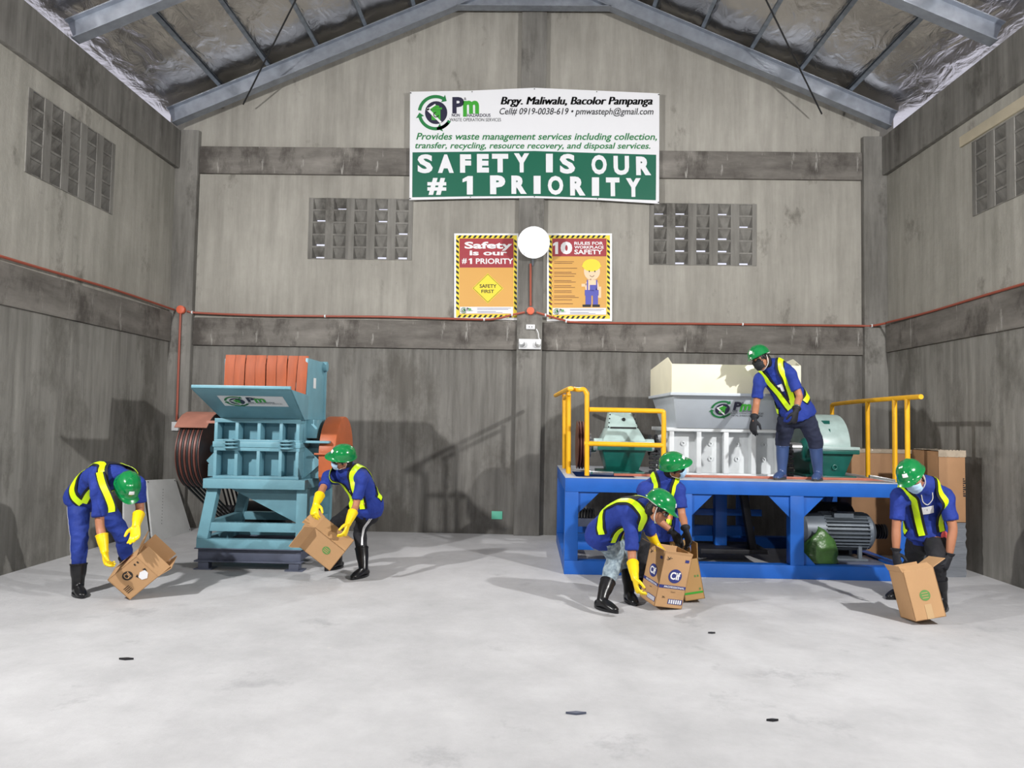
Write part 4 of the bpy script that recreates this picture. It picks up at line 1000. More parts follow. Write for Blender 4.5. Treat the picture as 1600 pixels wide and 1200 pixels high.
def person(label, J, o_):
    """J: joints in the world; o_: options for clothing and pose"""
    fr = Frame(J['pel'], J['neck'], J['shB']-J['shA'], o_['front'], o_.get('bow', .05)); S = o_.get('size', 1.0)
    lat, f, ax = fr.lat, fr.f, fr.ax
    hd = J['head']; fwd = V(o_['face']).normalized(); upv = (hd-J['neck']).normalized()
    if 'hup' in o_: upv = V(o_['hup'])
    upv = (upv-fwd*upv.dot(fwd)).normalized(); rt = fwd.cross(upv).normalized()
    hp = lambda x, y, z: hd + rt*x*S + fwd*y*S + upv*z*S
    base = V(((J['anA'].x+J['anB'].x)/2, (J['anA'].y+J['anB'].y)/2, o_.get('ground', 0.0)))
    lg = ((J['hiA']+J['hiB'])/2-(J['knA']+J['knB'])/2).normalized(); pax = (ax*.55+lg*.45).normalized()   # pelvis leans between spine and thighs
    # ---- the body, one continuous surface
    b = MB()
    def torso(b, g, z0=-.16, z1=1.0):
        Z = [(-.16,.145,.105),(0,.160-.02*(g == 0),.115-.018*(g == 0)),(.22,.148,.105),(.42,.145,.104),(.64,.158,.112),(.82,.160,.105),(.93,.125,.085),(1.0,.075,.068)]
        Z = [q for q in Z if z0-1e-6 <= q[0] <= z1+1e-6]
        b.tube([fr.c(z) for z, a, c in Z], [((a+g)*S, (c+g)*S) for z, a, c in Z], 20, side=lat, cap='round')
    torso(b, 0, 0); b.tube([fr.p-pax*.09, fr.p-pax*.03, fr.c(.05)], [(.115*S,.085*S), (.130*S,.092*S), (.140*S,.098*S)], 20, side=lat, cap='round')
    b.tube([fr.c(.93), J['neck']*.6+hd*.4, hd], [.062*S, .054*S, .05*S], 16)
    b.ellipsoid(hp(0,-.006,.025), rt*.074*S, fwd*.092*S, upv*.092*S); b.ellipsoid(hp(0,.022,-.045), rt*.058*S, fwd*.066*S, upv*.066*S)
    b.ellipsoid(hp(0,.056,-.082), rt*.032*S, fwd*.026*S, upv*.022*S)                      # chin
    b.tube([hp(0,.088,.012), hp(0,.104,-.020), hp(0,.100,-.032)], [.009*S, .014*S, .012*S], 10, cap='round')  # nose
    b.tube([hp(-.022,.080,-.052), hp(0,.088,-.052), hp(.022,.080,-.052)], [.007*S, .0095*S, .007*S], 8, cap='round')   # lips
    b.tube([hp(-.048,.066,.028), hp(0,.088,.026), hp(.048,.066,.028)], [.010*S, .012*S, .010*S], 8, cap='round')      # brow
    for s in (-1, 1):
        b.ellipsoid(hp(s*.077,-.012,-.012), rt*.010*S, (fwd*.020-upv*.004)*S, upv*.031*S, 12, 8)
        b.ellipsoid(hp(s*.042,.052,-.022), rt*.026*S, fwd*.026*S, upv*.022*S, 12, 8)
    for a in 'AB':
        sh, el, wr, hand = (J[k+a] for k in ('sh','el','wr','ha'))
        sgn = -1 if a == 'A' else 1
        b.tube(catmull([fr.at(sgn*.07*S,0,.84), sh, sh*.5+el*.5, el, el*.6+wr*.4, wr, wr*.75+hand*.25], 4), catr([.050*S, .043*S, .043*S, .038*S, .039*S, .025*S, .015*S], 4), 14, cap='round')
        hi, kn, an, toe = (J[k+a] for k in ('hi','kn','an','to'))
        b.tube(catmull([hi, hi*.55+kn*.45, kn, kn*.62+an*.38, an], 4), catr([.062*S, .068*S, .055*S, .056*S, .038*S], 4), 16, cap='round')
        b.tube(catmull([an, an*.45+toe*.55+V((0,0,-.035)), toe+V((0,0,-.0))], 3), catr([.038, .034, .026], 3), 12, cap='round')
    me = remesh(b, .0105, 4); body = place(me, 'person', SKIN, None, base); tag(body, label, 'person', 'people in green hard hats')
    # ---- trousers, shirt
    b = MB(); torso(b, .020, 0, .93); hem = o_.get('hem', -.09)
    def hem_tube(b): b.tube(catmull([fr.p+pax*hem, fr.p+pax*(hem*.4 if hem < 0 else hem+.012), fr.c(.13), fr.c(.25)], 3), catr([(.198*S,.166*S), (.192*S,.158*S), (.176*S,.136*S), (.160*S,.120*S)], 3), 20, side=lat, cap='flat')
    hem_tube(b); g = o_.get('loose', .012)
    for a in 'AB':
        if hem > -.04: continue
        hi, kn = J['hi'+a], J['kn'+a]; b.tube([hi, hi+(kn-hi)*max(.08, min(.2, -hem*1.6))], (.094+g)*S, 16)
    b.tube([fr.c(.90), fr.c(.965)], [(.105*S,.090*S), (.082*S,.076*S)], 16, side=lat)
    for a in 'AB':
        sh, el = J['sh'+a], J['el'+a]; sgn = -1 if a == 'A' else 1; k = o_.get('sleeve', .78)
        e = sh+(el-sh)*k
        b.tube(catmull([fr.at(sgn*.08*S,0,.80), sh+(el-sh)*.04, sh*.5+e*.5, e], 4), catr([(.070*S), .064*S, .060*S, .060*S], 4), 16, cap='flat')
        b.tube([fr.at(0,-.005,.84), fr.at(sgn*.06*S,-.005,.83)*.5+sh*.5, sh*.85+e*.15], [(.088*S,.090*S), (.080*S,.078*S), .062*S], 16, cap='round')
        b.tube([fr.at(sgn*.05*S,0,.62), fr.at(sgn*.09*S,0,.72)*.6+sh*.4, sh*.6+e*.4], [.092*S, .078*S, .052*S], 14, cap='round')
    sm = remesh(b, .0105, 3, .0055, (8,8,8)); cb = MB(); torso(cb, .020, 0, .93); cb.tube([fr.c(.90), fr.c(.965)], [(.105*S,.090*S), (.082*S,.076*S)], 16, side=lat); hem_tube(cb)
    tree = (bvh_of(remesh(cb, .014, 5)), bvh_of(sm)); shirt = place(sm, 't_shirt', SHIRT, body)
    b = MB(); g = o_.get('loose', .012)
    b.tube(catmull([fr.p-pax*.10, fr.p-pax*.03, fr.c(.04), fr.c(.15)], 3), catr([(.145*S,.110*S), ((.160+g)*S,(.118+g)*S), ((.158+g)*S,(.116+g)*S), (.150*S,.108*S)], 3), 20, side=lat, cap='round')
    for a in 'AB':
        hi, kn, an = (J[k+a] for k in ('hi','kn','an'))
        b.tube(catmull([hi+(kn-hi)*.05, hi*.55+kn*.45, kn, kn*.5+(an+(kn-an).normalized()*(o_.get('boot',.3)-.07))*.5, an+(kn-an).normalized()*(o_.get('boot',.3)-.10)], 4), catr([(.082+g)*S, (.078+g)*S, (.062+g)*S, (.058+g)*S, (.047+g*.6)*S], 4), 16, cap='round')
    tm = remesh(b, .0115, 4, .005, (7,7,13)); cloth = tree[1]
    for v in tm.vertices:            # tucked under the shirt above its hem
        if (v.co-fr.p).dot(pax) > hem+.06:
            q, n, i_, d = cloth.find_nearest(v.co)
            if (v.co-q).dot(n) > -.007 and d < .045: v.co = q-n*.008
    tr = place(tm, 'trousers', o_['trousers'], body)
    # ---- safety vest
    vw = o_.get('vw', 1.0); pt = lambda x, y, z: fr.at(x*S*vw, y*S, z)
    bb = MB(); G = [[pt((-.165+.33*j/8)*(1-.25*max(0, i-9)/3), -.17+.05*max(0, i-9)/3, .20+.80*i/12) for j in range(9)] for i in range(13)]
    q = conform(tree, G, .006, .004); bb.add(q.v, q.f); straps = []
    for s in (-1, 1):
        path = [(s*.080,.17,.16), (s*.092,.17,.42), (s*.100,.16,.70), (s*.098,.12,.88), (s*.098,.02,1.02), (s*.105,-.10,.93), (s*.110,-.16,.70), (s*.095,-.17,.42), (s*.08,-.17,.22)]
        if o_.get('vee'): path[0] = (s*.02,.17,.14); path[1] = (s*.065,.17,.38)
        P = [pt(*p) for p in path]; q = ribbon(tree, P, .102, .005, .004, 7); bb.add(q.v, q.f); straps.append(P)
    belt = [pt(.26*math.sin(2*math.pi*k/16), .20*math.cos(2*math.pi*k/16), .20-.05*math.cos(2*math.pi*k/16)) for k in range(17)]
    lo = o_.get('belt', (2, 14)); P2 = belt[lo[0]:lo[1]+1]; q = ribbon(tree, P2, .100, .007, .004, 5); bb.add(q.v, q.f)
    vest = bb.build('safety_vest', VESTB, body, ang=60)
    for P in straps: ribbon(tree, P, .055, .0115, .003, 7).build('reflective_strap', LIME, vest, ang=60)
    ribbon(tree, P2, .055, .0135, .003, 5).build('reflective_belt', LIME, vest, ang=60)
    c0 = straps[o_.get('clip', 1)]; q = ribbon(tree, [c0[0]*.55+c0[1]*.45, c0[0]*.45+c0[1]*.55, c0[0]*.35+c0[1]*.65], .066, .016, .003, 3); q.build('clip_tab', PINK, vest, ang=60)
    if o_.get('print'):
        u0, v0 = o_['print']; G = [[pt(u0-.05+.10*j/5, .17, v0+.16*i/5) for j in range(6)] for i in range(6)]
        conform(tree, G, .004, .002).build('shirt_print', PAPERW, shirt, ang=60)
        G = [[pt(u0-.02+.035*j/2, .17, v0+.04+.07*i/2) for j in range(3)] for i in range(3)]; conform(tree, G, .0055, .001).build('shirt_print_mark', INKN, shirt, ang=60)
    # ---- boots
    for a in 'AB':
        kn, an, toe = (J[k+a] for k in ('kn','an','to')); L = (kn-an).normalized(); hgt = o_.get('boot', .30)-.07
        z0 = o_.get('ground', 0.0); ft = V((toe.x-an.x, toe.y-an.y, 0)).normalized(); heel = V((an.x, an.y, z0)) - ft*.042; tip = V((an.x, an.y, z0)) + ft*.165
        sd = ft.cross(V((0,0,1))); b = MB()
        b.tube(catmull([an+L*hgt, an+L*hgt*.55, an+L*.06, V((an.x,an.y,z0+.055))], 4), catr([.072, .066, .055, (.050,.060)], 4), 18, cap='flat')
        b.tube(catmull([heel+V((0,0,.040)), heel*.6+tip*.4+V((0,0,.050)), heel*.28+tip*.72+V((0,0,.042)), tip+V((0,0,.030))], 4), catr([(.044,.040), (.046,.050), (.052,.040), (.042,.028)], 4), 16, side=sd, cap='round')
        bo = place(remesh(b, .009, 3), 'boot', o_['boot_mat'], body)
        sb = MB(); pts = []
        for q in range(24):
            k = 2*math.pi*q/24; c = math.cos(k); x = .5+.5*c; l = -.092+x*.302; wd = (.046+.012*math.sin(math.pi*min(1,x*1.1)))*math.sin(k)
            pts.append(V((an.x,an.y,z0+.001))+ft*l+sd*wd)
        sb.prism(pts, (0,0,.024)); sb.build('sole', SOLE if o_.get('palesole') else o_['boot_mat'], bo, .003)
        rb = MB(); rb.tube([an+L*(hgt-.012), an+L*(hgt+.002)], .075, 20); rb.build('boot_rim', o_['boot_mat'], bo, .003)
    # ---- gloves
    for a in 'AB':
        el, wr, hand = J['el'+a], J['wr'+a], J['ha'+a]; d = hand-wr; h = o_['hand'+a]
        glove('glove', o_['glove'], body, wr, d, V(h[0]), V(h[1]), h[2] if len(h) > 2 else HALF, wr-el, o_.get('cuff', .15), o_.get('hsize', 1.14), r0=.046 if o_.get('cuff', .15) > .1 else .041)
    # ---- head: hair, eyes, hat, mask, glasses
    b = MB()
    for s in (-1, 0, 1): b.ellipsoid(hp(s*.034,-.050,-.018), rt*.046*S, fwd*.050*S, upv*(.070+.02*o_.get('long', 0))*S, 14, 10)
    for s in (-1, 1): b.tube([hp(s*.076,.030,.035), hp(s*.078,.018,-.012)], [.010*S, .007*S], 8, cap='round')
    b.ellipsoid(hp(0,-.008,.040), rt*.081*S, fwd*.098*S, upv*.082*S)
    place(remesh(b, .0075, 2, .003, (60,60,60)), 'hair', HAIR, body)
    for s in (-1, 1):
        e = MB(); e.ellipsoid(hp(s*.030,.074,.002), rt*.014*S, fwd*.012*S, upv*.010*S, 12, 8); e = e.build('eye', EYEW, body)
        q = MB(); q.ellipsoid(hp(s*.030,.083,.002), rt*.006*S, fwd*.005*S, upv*.006*S, 10, 6); q.build('iris', HAIR, e)
        q = MB(); q.tube([hp(s*.014,.090,.020), hp(s*.030,.086,.026), hp(s*.047,.074,.021)], [.003, .0045, .003], 8, cap='round'); q.build('eyebrow', HAIR, body)
    hat_c = o_.get('hat', (0,-.008,.060)); hu = (upv*math.cos(.10)-fwd*math.sin(.10)); hf = (fwd*math.cos(.10)+upv*math.sin(.10)) if not o_.get('hatpitch') else None
    if o_.get('hatpitch') is not None:
        a = o_['hatpitch']; hf = fwd*math.cos(a)+upv*math.sin(a); hu = upv*math.cos(a)-fwd*math.sin(a)
    hc = hp(*hat_c); b = MB(); R_, C_ = 12, 48; rows = []
    def dome(k, i, g=0):
        a = 2*math.pi*k/C_; e = math.pi/2*i/R_; cx, cy = math.cos(a), math.sin(a)
        rx, ry, rz = .112+g, .136+g, .118+g; x = rx*cx*math.cos(e); y = ry*cy*math.cos(e); z = rz*math.sin(e)**.92 if e > 0 else 0
        rid = max(0, 1-abs(x)/.020)*.007*max(0, math.cos(max(0,e-.2)))*(e > .35) + .0035*max(0, 1-abs(abs(x)-.048)/.010)*(e > .5)
        return hc + (rt*x*(1+rid/.12) + hf*y + hu*(z+rid))*S
    G = []
    brim = [(0.030, -.012), (.016, -.007), (.004, .0)]
    for ex, dz in brim:
        r = []
        for k in range(C_+1):
            a = 2*math.pi*k/C_; fr_ = max(0, math.sin(a))**3; ee = ex*(.45+1.5*fr_); r.append(hc + (rt*(.112+ee*.8)*math.cos(a) + hf*(.136+ee)*math.sin(a) + hu*(dz-.012*fr_*ex/.03))*S)
        G.append(r)
    for i in range(1, R_+1): G.append([dome(k, i) for k in range(C_+1)])
    b.sheet(G, .004, [ (p-(hc-hu*.05)).normalized() for row in G for p in row]); hat = b.build('hard_hat', HAT, body, ang=70)
    G = []
    for i in range(4):
        e = .30+.09*i
        G.append([hc+(rt*.1165*math.cos(math.pi/2+(j-2.5)*.085)*math.cos(e)+hf*.1405*math.sin(math.pi/2+(j-2.5)*.085)*math.cos(e)+hu*.1215*math.sin(e)**.92)*S for j in range(6)])
    b = MB(); b.sheet(G); lab(b.build('front_label', PAPERW, hat, ang=80), 'white label on the front')
    b = MB(); b.tube([hc+(rt*.104*math.cos(k)+hf*.122*math.sin(k)-hu*.014)*S for k in [math.pi*q/10+math.pi for q in range(11)]], .008, 8); b.build('headband', STRAPW, hat)
    if o_.get('chinstrap'):
        b = MB(); b.tube(catmull([hp(-.092,0,.03), hp(-.078,.02,-.06), hp(0,.05,-.112), hp(.078,.02,-.06), hp(.092,0,.03)], 5), .0045, 8); b.build('chin_strap', STRAPW, hat)
    if o_.get('mask'):
        G = []
        for i in range(8):
            v = i/7; row = []
            for j in range(13):
                u = -1+2*j/12; bulge = 1-.9*u*u; x = .066*math.sin(u*1.25)/math.sin(1.25)*(1-.16*v); z = .008-.108*v + .018*abs(u)*(1-2*v)*-1
                y = .030+.090*math.sqrt(max(0, 1-(abs(u)*.86)**2)) - .014*(v-.35)**2*4 + .004*math.sin(v*15)
                row.append(hp(x, y, z))
            G.append(row)
        b = MB(); b.sheet(G, .003, fwd); mk = b.build('face_mask', o_['mask'], body, ang=70)
        for s in (-1, 1):
            q = MB(); q.tube(catmull([hp(s*.063,.058,-.008), hp(s*.080,.020,.010), hp(s*.086,-.020,.006), hp(s*.082,-.012,-.040), hp(s*.060,.050,-.080)], 4), .002, 6); q.build('ear_loop', STRAPW if o_['mask'] is MASKB else MASKK, mk)
    if o_.get('glasses'):
        b = MB()
        for s in (-1, 1):
            b.tube([hp(s*.063,.082,.006), hp(s*.082,.030,.010), hp(s*.086,-.015,.006)], .0028, 6)
            pts = [hp(s*.033+.027*math.cos(2*math.pi*k/16), .100-.012*abs(math.cos(2*math.pi*k/16)*.5+s*.5), .003+.017*math.sin(2*math.pi*k/16)) for k in range(17)]; b.tube(pts, .0026, 6)
        b.tube([hp(-.008,.103,.008), hp(.008,.103,.008)], .0026, 6); gl = b.build('glasses', IRON, body)
        for s in (-1, 1):
            q = MB(); q.prism([hp(s*.033+.026*math.cos(2*math.pi*k/16), .0995-.012*abs(math.cos(2*math.pi*k/16)*.5+s*.5), .003+.016*math.sin(2*math.pi*k/16)) for k in range(16)], fwd*.0015); q.build('lens', LENS, gl, smooth=False)
    return body, fr, tree, tr

def stripe(tr, par, pts, m, off, w_):
    """piping down a trouser leg"""
    me = tr.data; o3 = OFF[tr.name]; tree = BVHTree.FromPolygons([v.co+OFF[par.name] for v in me.vertices], [tuple(p.vertices) for p in me.polygons]); tree = (tree, tree)
    for dx in off:
        ribbon(tree, [p+dx for p in pts], w_, .0035, .002, 8, 3).build('side_stripe', m, tr, ang=60)

def dist_report(nm, J, FR=(0,-1,-.3)):
    if not bpy.app.background: return
    L = lambda a, b: '%.2f' % (J[a]-J[b]).length
    pass

def carton(label, O, A, B, D, th=.006, flaps=(), open_face='A', m=CARD):
    """cardboard box: O corner, edge vectors A (towards the open end), B, D. flaps: (which, angle, length)"""
    t = thing('cardboard_box', label, 'box', group='cartons tipped by people', loc=V((O+(A+B+D)/2).to_tuple()[:2]+(min((O+i*A+j*B+k*D).z for i in (0,1) for j in (0,1) for k in (0,1)),)))
    b = MB(); a, bb, d = A.normalized(), B.normalized(), D.normalized()
    def slab(o, u, v, n): b.prism([o, o+u, o+u+v, o+v], n*th)
    slab(O, B, D, a); slab(O, A, B, d); slab(O+D, A, B, -d); slab(O, A, D, bb); slab(O+B, A, D, -bb)
    b.build('box_body', m, t, 0, smooth=False)
    for which, ang, ln in flaps:
        o, u, n = {'D0': (O+A, B, -d), 'D1': (O+A+D, B, d), 'B0': (O+A, D, -bb), 'B1': (O+A+B, D, bb)}[which]
        dr = a*math.cos(ang)+n*math.sin(ang); th_v = dr.cross(u).normalized()*th
        MB().prism([o, o+u, o+u+dr*ln, o+dr*ln], th_v).build('flap', m, t, 0, smooth=False)
    return t
def face_map(o, u, v, n, W):   # picture units 0..100 across on a box face
    u, v = u.normalized(), v.normalized(); k = W/100
    return lambda x, y: o + u*x*k - v*y*k + n.normalized()*.0015

GR = dict(front=None)
def legs(J, pel, lat, A, B, off=.075):
    J['pel'] = pel; J['hiA'] = pel-lat*off; J['hiB'] = pel+lat*off
    for k, (kx, ky, near, fx, fy, tx, ty, z) in (('A', A), ('B', B)):
        f0 = fl(fx, fy, z); J['an'+k] = f0+V((0,0,.085)); J['to'+k] = fl(tx, ty, z)+V((0,0,.03))
        # knee: on its sight ray, equal-ish thigh and shin
        t_ = J['to'+k]-f0; t_.z = 0; J['to'+k] = f0+t_.normalized()*.135+V((0,0,.032))
        d = ray(kx, ky); best = None                # knee on its sight ray where thigh and shin come out natural
        for i in range(241):
            q = O0+d*((pel.y-.6+i*.005)/d.y); e1 = (q-J['hi'+k]).length; e2 = (q-J['an'+k]).length
            c = (e1-.42)**2+(e2-.40)**2+(.0004 if (q.y > J['hi'+k].y) == near else 0)
            if best is None or c < best[0]: best = (c, q)
        J['kn'+k] = best[1]
def arms(J, k, sh, el, wr, ha, lens=(.27,.235,.17), near=(True,True,True)):
    """sh a point; el, wr, ha pixels"""
    J['sh'+k] = p = sh
    for nm, q, L, n_ in zip(('el','wr','ha'), (el, wr, ha), lens, near):
        p = J[nm+k] = at(*q) if len(q) == 3 else reach(p, *q, L, n_)

HALF = (.28,.38,.25); GRIP = (.42,.55,.40); RELAX = (.22,.34,.22)
DOWN = V((0,0,-1)); UP = V((0,0,1)); CAMV = V((0,-1,0)); RT = V((1,0,0))
# 1 -- man bending far over at the left, blue track trousers
c1 = lambda u, v: (80+u/4.617, 700+v/4.617)
J = {}
pel = at(*c1(262,325), 7.02); J['neck'] = reach(pel, *c1(470,205), .50)
J['head'] = reach(J['neck'], *c1(548,300), .19)
lat = (at(*c1(625,235), 6.75)-at(*c1(335,265), 6.60)).normalized()
legs(J, pel, (lat+V((0,.2,0))).normalized(), (*c1(205,640), True, *c1(190,1058), *c1(225,1085), 0), (*c1(515,640), True, *c1(560,960), *c1(640,990), 0))
arms(J, 'A', at(*c1(335,265), 6.60), c1(352,560), c1(385,742), c1(416,935), near=(True,True,True))
arms(J, 'B', at(*c1(622,240), 6.75), c1(640,440), c1(612,560), c1(600,690), lens=(.25,.22,.16), near=(True,True,True))
dist_report('left', J, (.2,-.1,-1))
P1 = person('person in blue track trousers bending far over an open carton at the left wall', J, dict(front=V((.2,-.1,-1)), face=(.42,-.50,-.80), hup=(.55,-.60,.25), trousers=TRBLUE, boot_mat=BOOTB, glove=GLY, boot=.27,
    handA=((.9,.1,.2), (.3,-1,0), GRIP), handB=((.1,-.6,-.6), (-1,-.2,0), HALF), belt=(1,15), bow=.07, hatpitch=0.0, hem=-.07))
vst = [c for c in P1[0].children if c.name.startswith('safety_vest')][0]
P = catmull([J['shA']*.55+P1[1].at(-.06,-.08,.95)*.45+V((0,-.05,.045)), at(*c1(372,262), 6.50), at(*c1(412,352), 6.46), at(*c1(436,420), 6.46), at(*c1(438,462), 6.47)], 6)
for w_, y_, m_ in ((.088, 0, VESTB), (.058, -.005, LIME)):      # the near strap hangs loose in front of the chest
    b = MB(); b.sheet([[p+V((k*w_/2, y_, k*w_*.10)) for k in (-1, -.33, .33, 1)] for p in P], .003, (0,-1,0)); b.build('reflective_strap' if m_ is LIME else 'strap_backing', m_, vst, ang=60)
an, kn, hi = P1 and J['anA'], J['knA'], J['hiA']
stripe(P1[3], P1[0], [hi+V((-.20,-.08,.0)), hi*.5+kn*.5+V((-.2,-.06,0)), kn+V((-.2,-.06,0)), kn*.45+an*.55+V((-.2,-.06,0))], PAPERW, [V((0,0,0))], .026)

# 2 -- woman in black track trousers by the teal machine
c2 = lambda u, v: (440+u/4.617, 670+v/4.617)
J = {}
pel = at(*c2(615,560), 7.92); J['neck'] = reach(pel, *c2(478,300), .48)
J['head'] = reach(J['neck'], *c2(440,222), .16)
lat = (at(*c2(580,345), 7.62)-at(*c2(345,335), 7.80)).normalized()
legs(J, pel, (lat+V((.2,0,0))).normalized(), (*c2(385,690), True, *c2(405,1005), *c2(285,1035), 0), (*c2(565,735), True, *c2(590,1065), *c2(490,1095), 0))
arms(J, 'A', at(*c2(345,335), 7.80), c2(292,440), c2(248,545), c2(225,640), near=(True,True,True))
arms(J, 'B', at(*c2(580,350), 7.62), c2(535,555), c2(480,680), c2(448,800), near=(True,True,True))
dist_report('second', J, (-.6,-.8,-.1))
P2 = person('person in black track trousers with double white stripes tipping a carton beside the teal machine', J, dict(front=V((-.6,-.8,-.1)), face=(-.88,-.42,-.16), trousers=TRBLACK, boot_mat=BOOTB, glove=GLY, boot=.30, mask=MASKB,
    handA=((.3,-.2,-1), (.7,-.7,0), GRIP), handB=((-1,.1,.1), (0,-1,0), GRIP), belt=(4,12), print=(-.03,.42), size=.97, hem=.02, clip=1, hatpitch=.14))
an, kn, hi = J['anB'], J['knB'], J['hiB']
stripe(P2[3], P2[0], [hi+V((.10,-.20,.0)), hi*.5+kn*.5+V((.10,-.2,0)), kn+V((.08,-.2,0)), kn*.45+an*.55+V((.06,-.2,0))], PAPERW, [V((-.014,0,0)), V((.014,0,0))], .012)

# 3 -- man in acid-washed jeans bending over the carton at the centre
c3 = lambda u, v: (880+u/4, 680+v/4)
J = {}
pel = at(*c3(262,600), 6.95); J['neck'] = reach(pel, *c3(520,470), .50)
J['head'] = reach(J['neck'], *c3(592,462), .18)
shA, shB = at(*c3(425,555), 6.62), at(*c3(520,520), 6.95)
lat = (shB-shA).normalized()
legs(J, pel, V((.25,.95,0)).normalized(), (*c3(330,770), True, *c3(240,1085), *c3(370,1125), 0), (*c3(405,770), True, *c3(412,1035), *c3(450,1065), 0), .08)
arms(J, 'A', shA, c3(430,765), c3(447,890), c3(482,1060), lens=(.28,.23,.18), near=(True,True,True))
arms(J, 'B', shB, (*c3(560,640),7.0), (*c3(585,685),6.93), (*c3(645,745),6.86), lens=(.26,.2,.16), near=(False,True,True))
dist_report('jeans', J, (.4,-.1,-1))
P3 = person('person in pale acid-washed jeans bending over the big printed carton at the centre', J, dict(front=V((.4,-.1,-1)), face=(.78,-.34,-.50), hup=(.62,-.25,.72), trousers=JEANS, boot_mat=BOOTB, glove=GLY, boot=.27, glasses=True, cuff=.17,
    handA=((1,.2,.3), (.3,-1,.0), GRIP), handB=((.2,-.3,-1), (.3,-1,0), GRIP), belt=(3,13), bow=.07, chinstrap=True, hatpitch=0.0, loose=.022, hem=-.055))

# 4 -- man behind him, looking right
J = {}
pel = at(*c3(610,575), 7.60); J['neck'] = at(*c3(635,268), 7.50)
J['head'] = reach(J['neck'], *c3(692,205), .17)
shA, shB = at(*c3(495,325), 7.50), at(*c3(722,325), 7.44)
lat = (shB-shA).normalized()
legs(J, pel, (lat).normalized(), (*c3(500,800), True, 998, 916, 1010, 930, 0), (*c3(700,690), True, 1066, 916, 1082, 930, 0))
arms(J, 'A', shA, c3(560,500), c3(690,610), c3(752,715), lens=(.27,.24,.17), near=(True,True,True))
arms(J, 'B', shB, c3(742,490), c3(768,600), c3(800,715), lens=(.26,.23,.17), near=(True,True,True))
dist_report('rear', J, (.5,-.8,-.4))
P4 = person('person with pale mask and glasses looking right, behind the one in jeans', J, dict(front=V((.5,-.8,-.4)), face=(.90,-.34,-.02), trousers=TRBLACK, boot_mat=BOOTB, glove=GLB, boot=.28, mask=MASKB, glasses=True, cuff=.05,
    handA=((.2,-.5,-.8), (0,-1,.2), HALF), handB=((-.5,-.5,-.6), (-1,-.3,0), HALF), belt=(4,12), print=(.0,.30), hatpitch=.22))

# 5 -- man standing on the platform
c5 = lambda u, v: (1130+u/4.8, 520+v/4.8)
J = {}
pel = at(*c5(545,575), 8.32); J['neck'] = at(*c5(362,250), 8.22)
J['head'] = reach(J['neck'], *c5(283,205), .17)
shA, shB = at(*c5(278,330), 8.27), at(*c5(495,290), 8.12)
lat = (shB-shA).normalized()
legs(J, pel, V((1,-.1,0)).normalized(), (*c5(447,810), True, *c5(440,1098), *c5(365,1108), ZD), (*c5(690,810), True, *c5(712,1106), *c5(640,1128), ZD))
arms(J, 'A', shA, c5(248,535), c5(232,650), c5(216,770), near=(True,True,True))
arms(J, 'B', shB, c5(570,470), c5(545,590), c5(525,710), near=(True,True,True))
dist_report('platform', J, (-.5,-.8,-.2))
P5 = person('person standing on the blue platform in navy boots and a black mask', J, dict(front=V((-.5,-.8,-.2)), face=(-.70,-.60,-.30), trousers=TRNAVY, boot_mat=BOOTN, glove=GLB, boot=.37, mask=MASKK, glasses=True, cuff=.05, ground=ZD, palesole=True,
    handA=((.6,.5,-.2), (.3,-1,0), RELAX), handB=((-.4,.6,0), (-1,-.4,0), GRIP), belt=(2,14), vee=True, print=(-.02,.48), loose=.022, long=1, chinstrap=True, hem=-.07, hatpitch=.05))
b = MB(); wr, el = J['wrB'], J['elB']; dd = (wr-el).normalized(); b.tube([wr-dd*.075, wr-dd*.055], .036, 18); wt = b.build('wristwatch', BRIGHT, P5[0], .002)
MB().cyl(wr-dd*.065+V((0,-.034,0)), wr-dd*.065+V((0,-.042,0)), .016, 16).build('watch_face', EYEW, wt)

# 6 -- man at the right tipping a carton
c6 = lambda u, v: (1340+u/4, 700+v/4)
J = {}
pel = at(*c6(432,525), 7.32); J['neck'] = at(*c6(402,232), 7.10)
J['head'] = reach(J['neck'], *c6(348,190), .17)
shA, shB = at(*c6(258,285), 7.10), at(*c6(548,285), 7.08)
lat = (shB-shA).normalized()
legs(J, pel, V((1,0,0)), (*c6(345,710), True, *c6(265,935), *c6(165,950), 0), (*c6(490,690), True, *c6(525,1000), *c6(530,1030), 0))
arms(J, 'A', shA, c6(242,495), c6(240,660), c6(252,755), near=(True,True,True))
arms(J, 'B', shB, c6(595,500), c6(570,690), c6(540,770), near=(True,True,True))
dist_report('right', J, (0,-.8,-.5))
P6 = person('person in black trousers and a pale mask tipping a carton at the platform right end', J, dict(front=V((0,-.8,-.5)), face=(-.48,-.66,-.56), trousers=TRBLACK, boot_mat=BOOTB, glove=GLB, boot=.28, mask=MASKB, cuff=.05, chinstrap=True,
    handA=((.7,-.1,-.5), (.2,-1,0), HALF), handB=((-.8,-.1,-.5), (-.3,-1,0), GRIP), belt=(3,13), print=(-.01,.50), hatpitch=.05, vw=1.25, size=1.06, hem=-.05))
b = MB(); fr, tree = P6[1], P6[2]
n_ = ribbon(tree, [fr.at(-.06,.16,.93), fr.at(-.05,.17,.8), fr.at(-.005,.17,.70), fr.at(.05,.17,.82), fr.at(.06,.16,.93)], .008, .005, .004, 6, 3); n_.build('neck_cord', STRAPW, P6[0])
MB().ellipsoid(fr.at(.10,.155,.05), V((.035,0,0)), V((0,.012,0)), V((0,0,.05)), 12, 8).build('red_tag', mat('dull_red_cloth', (190,70,70), .7), P6[0])

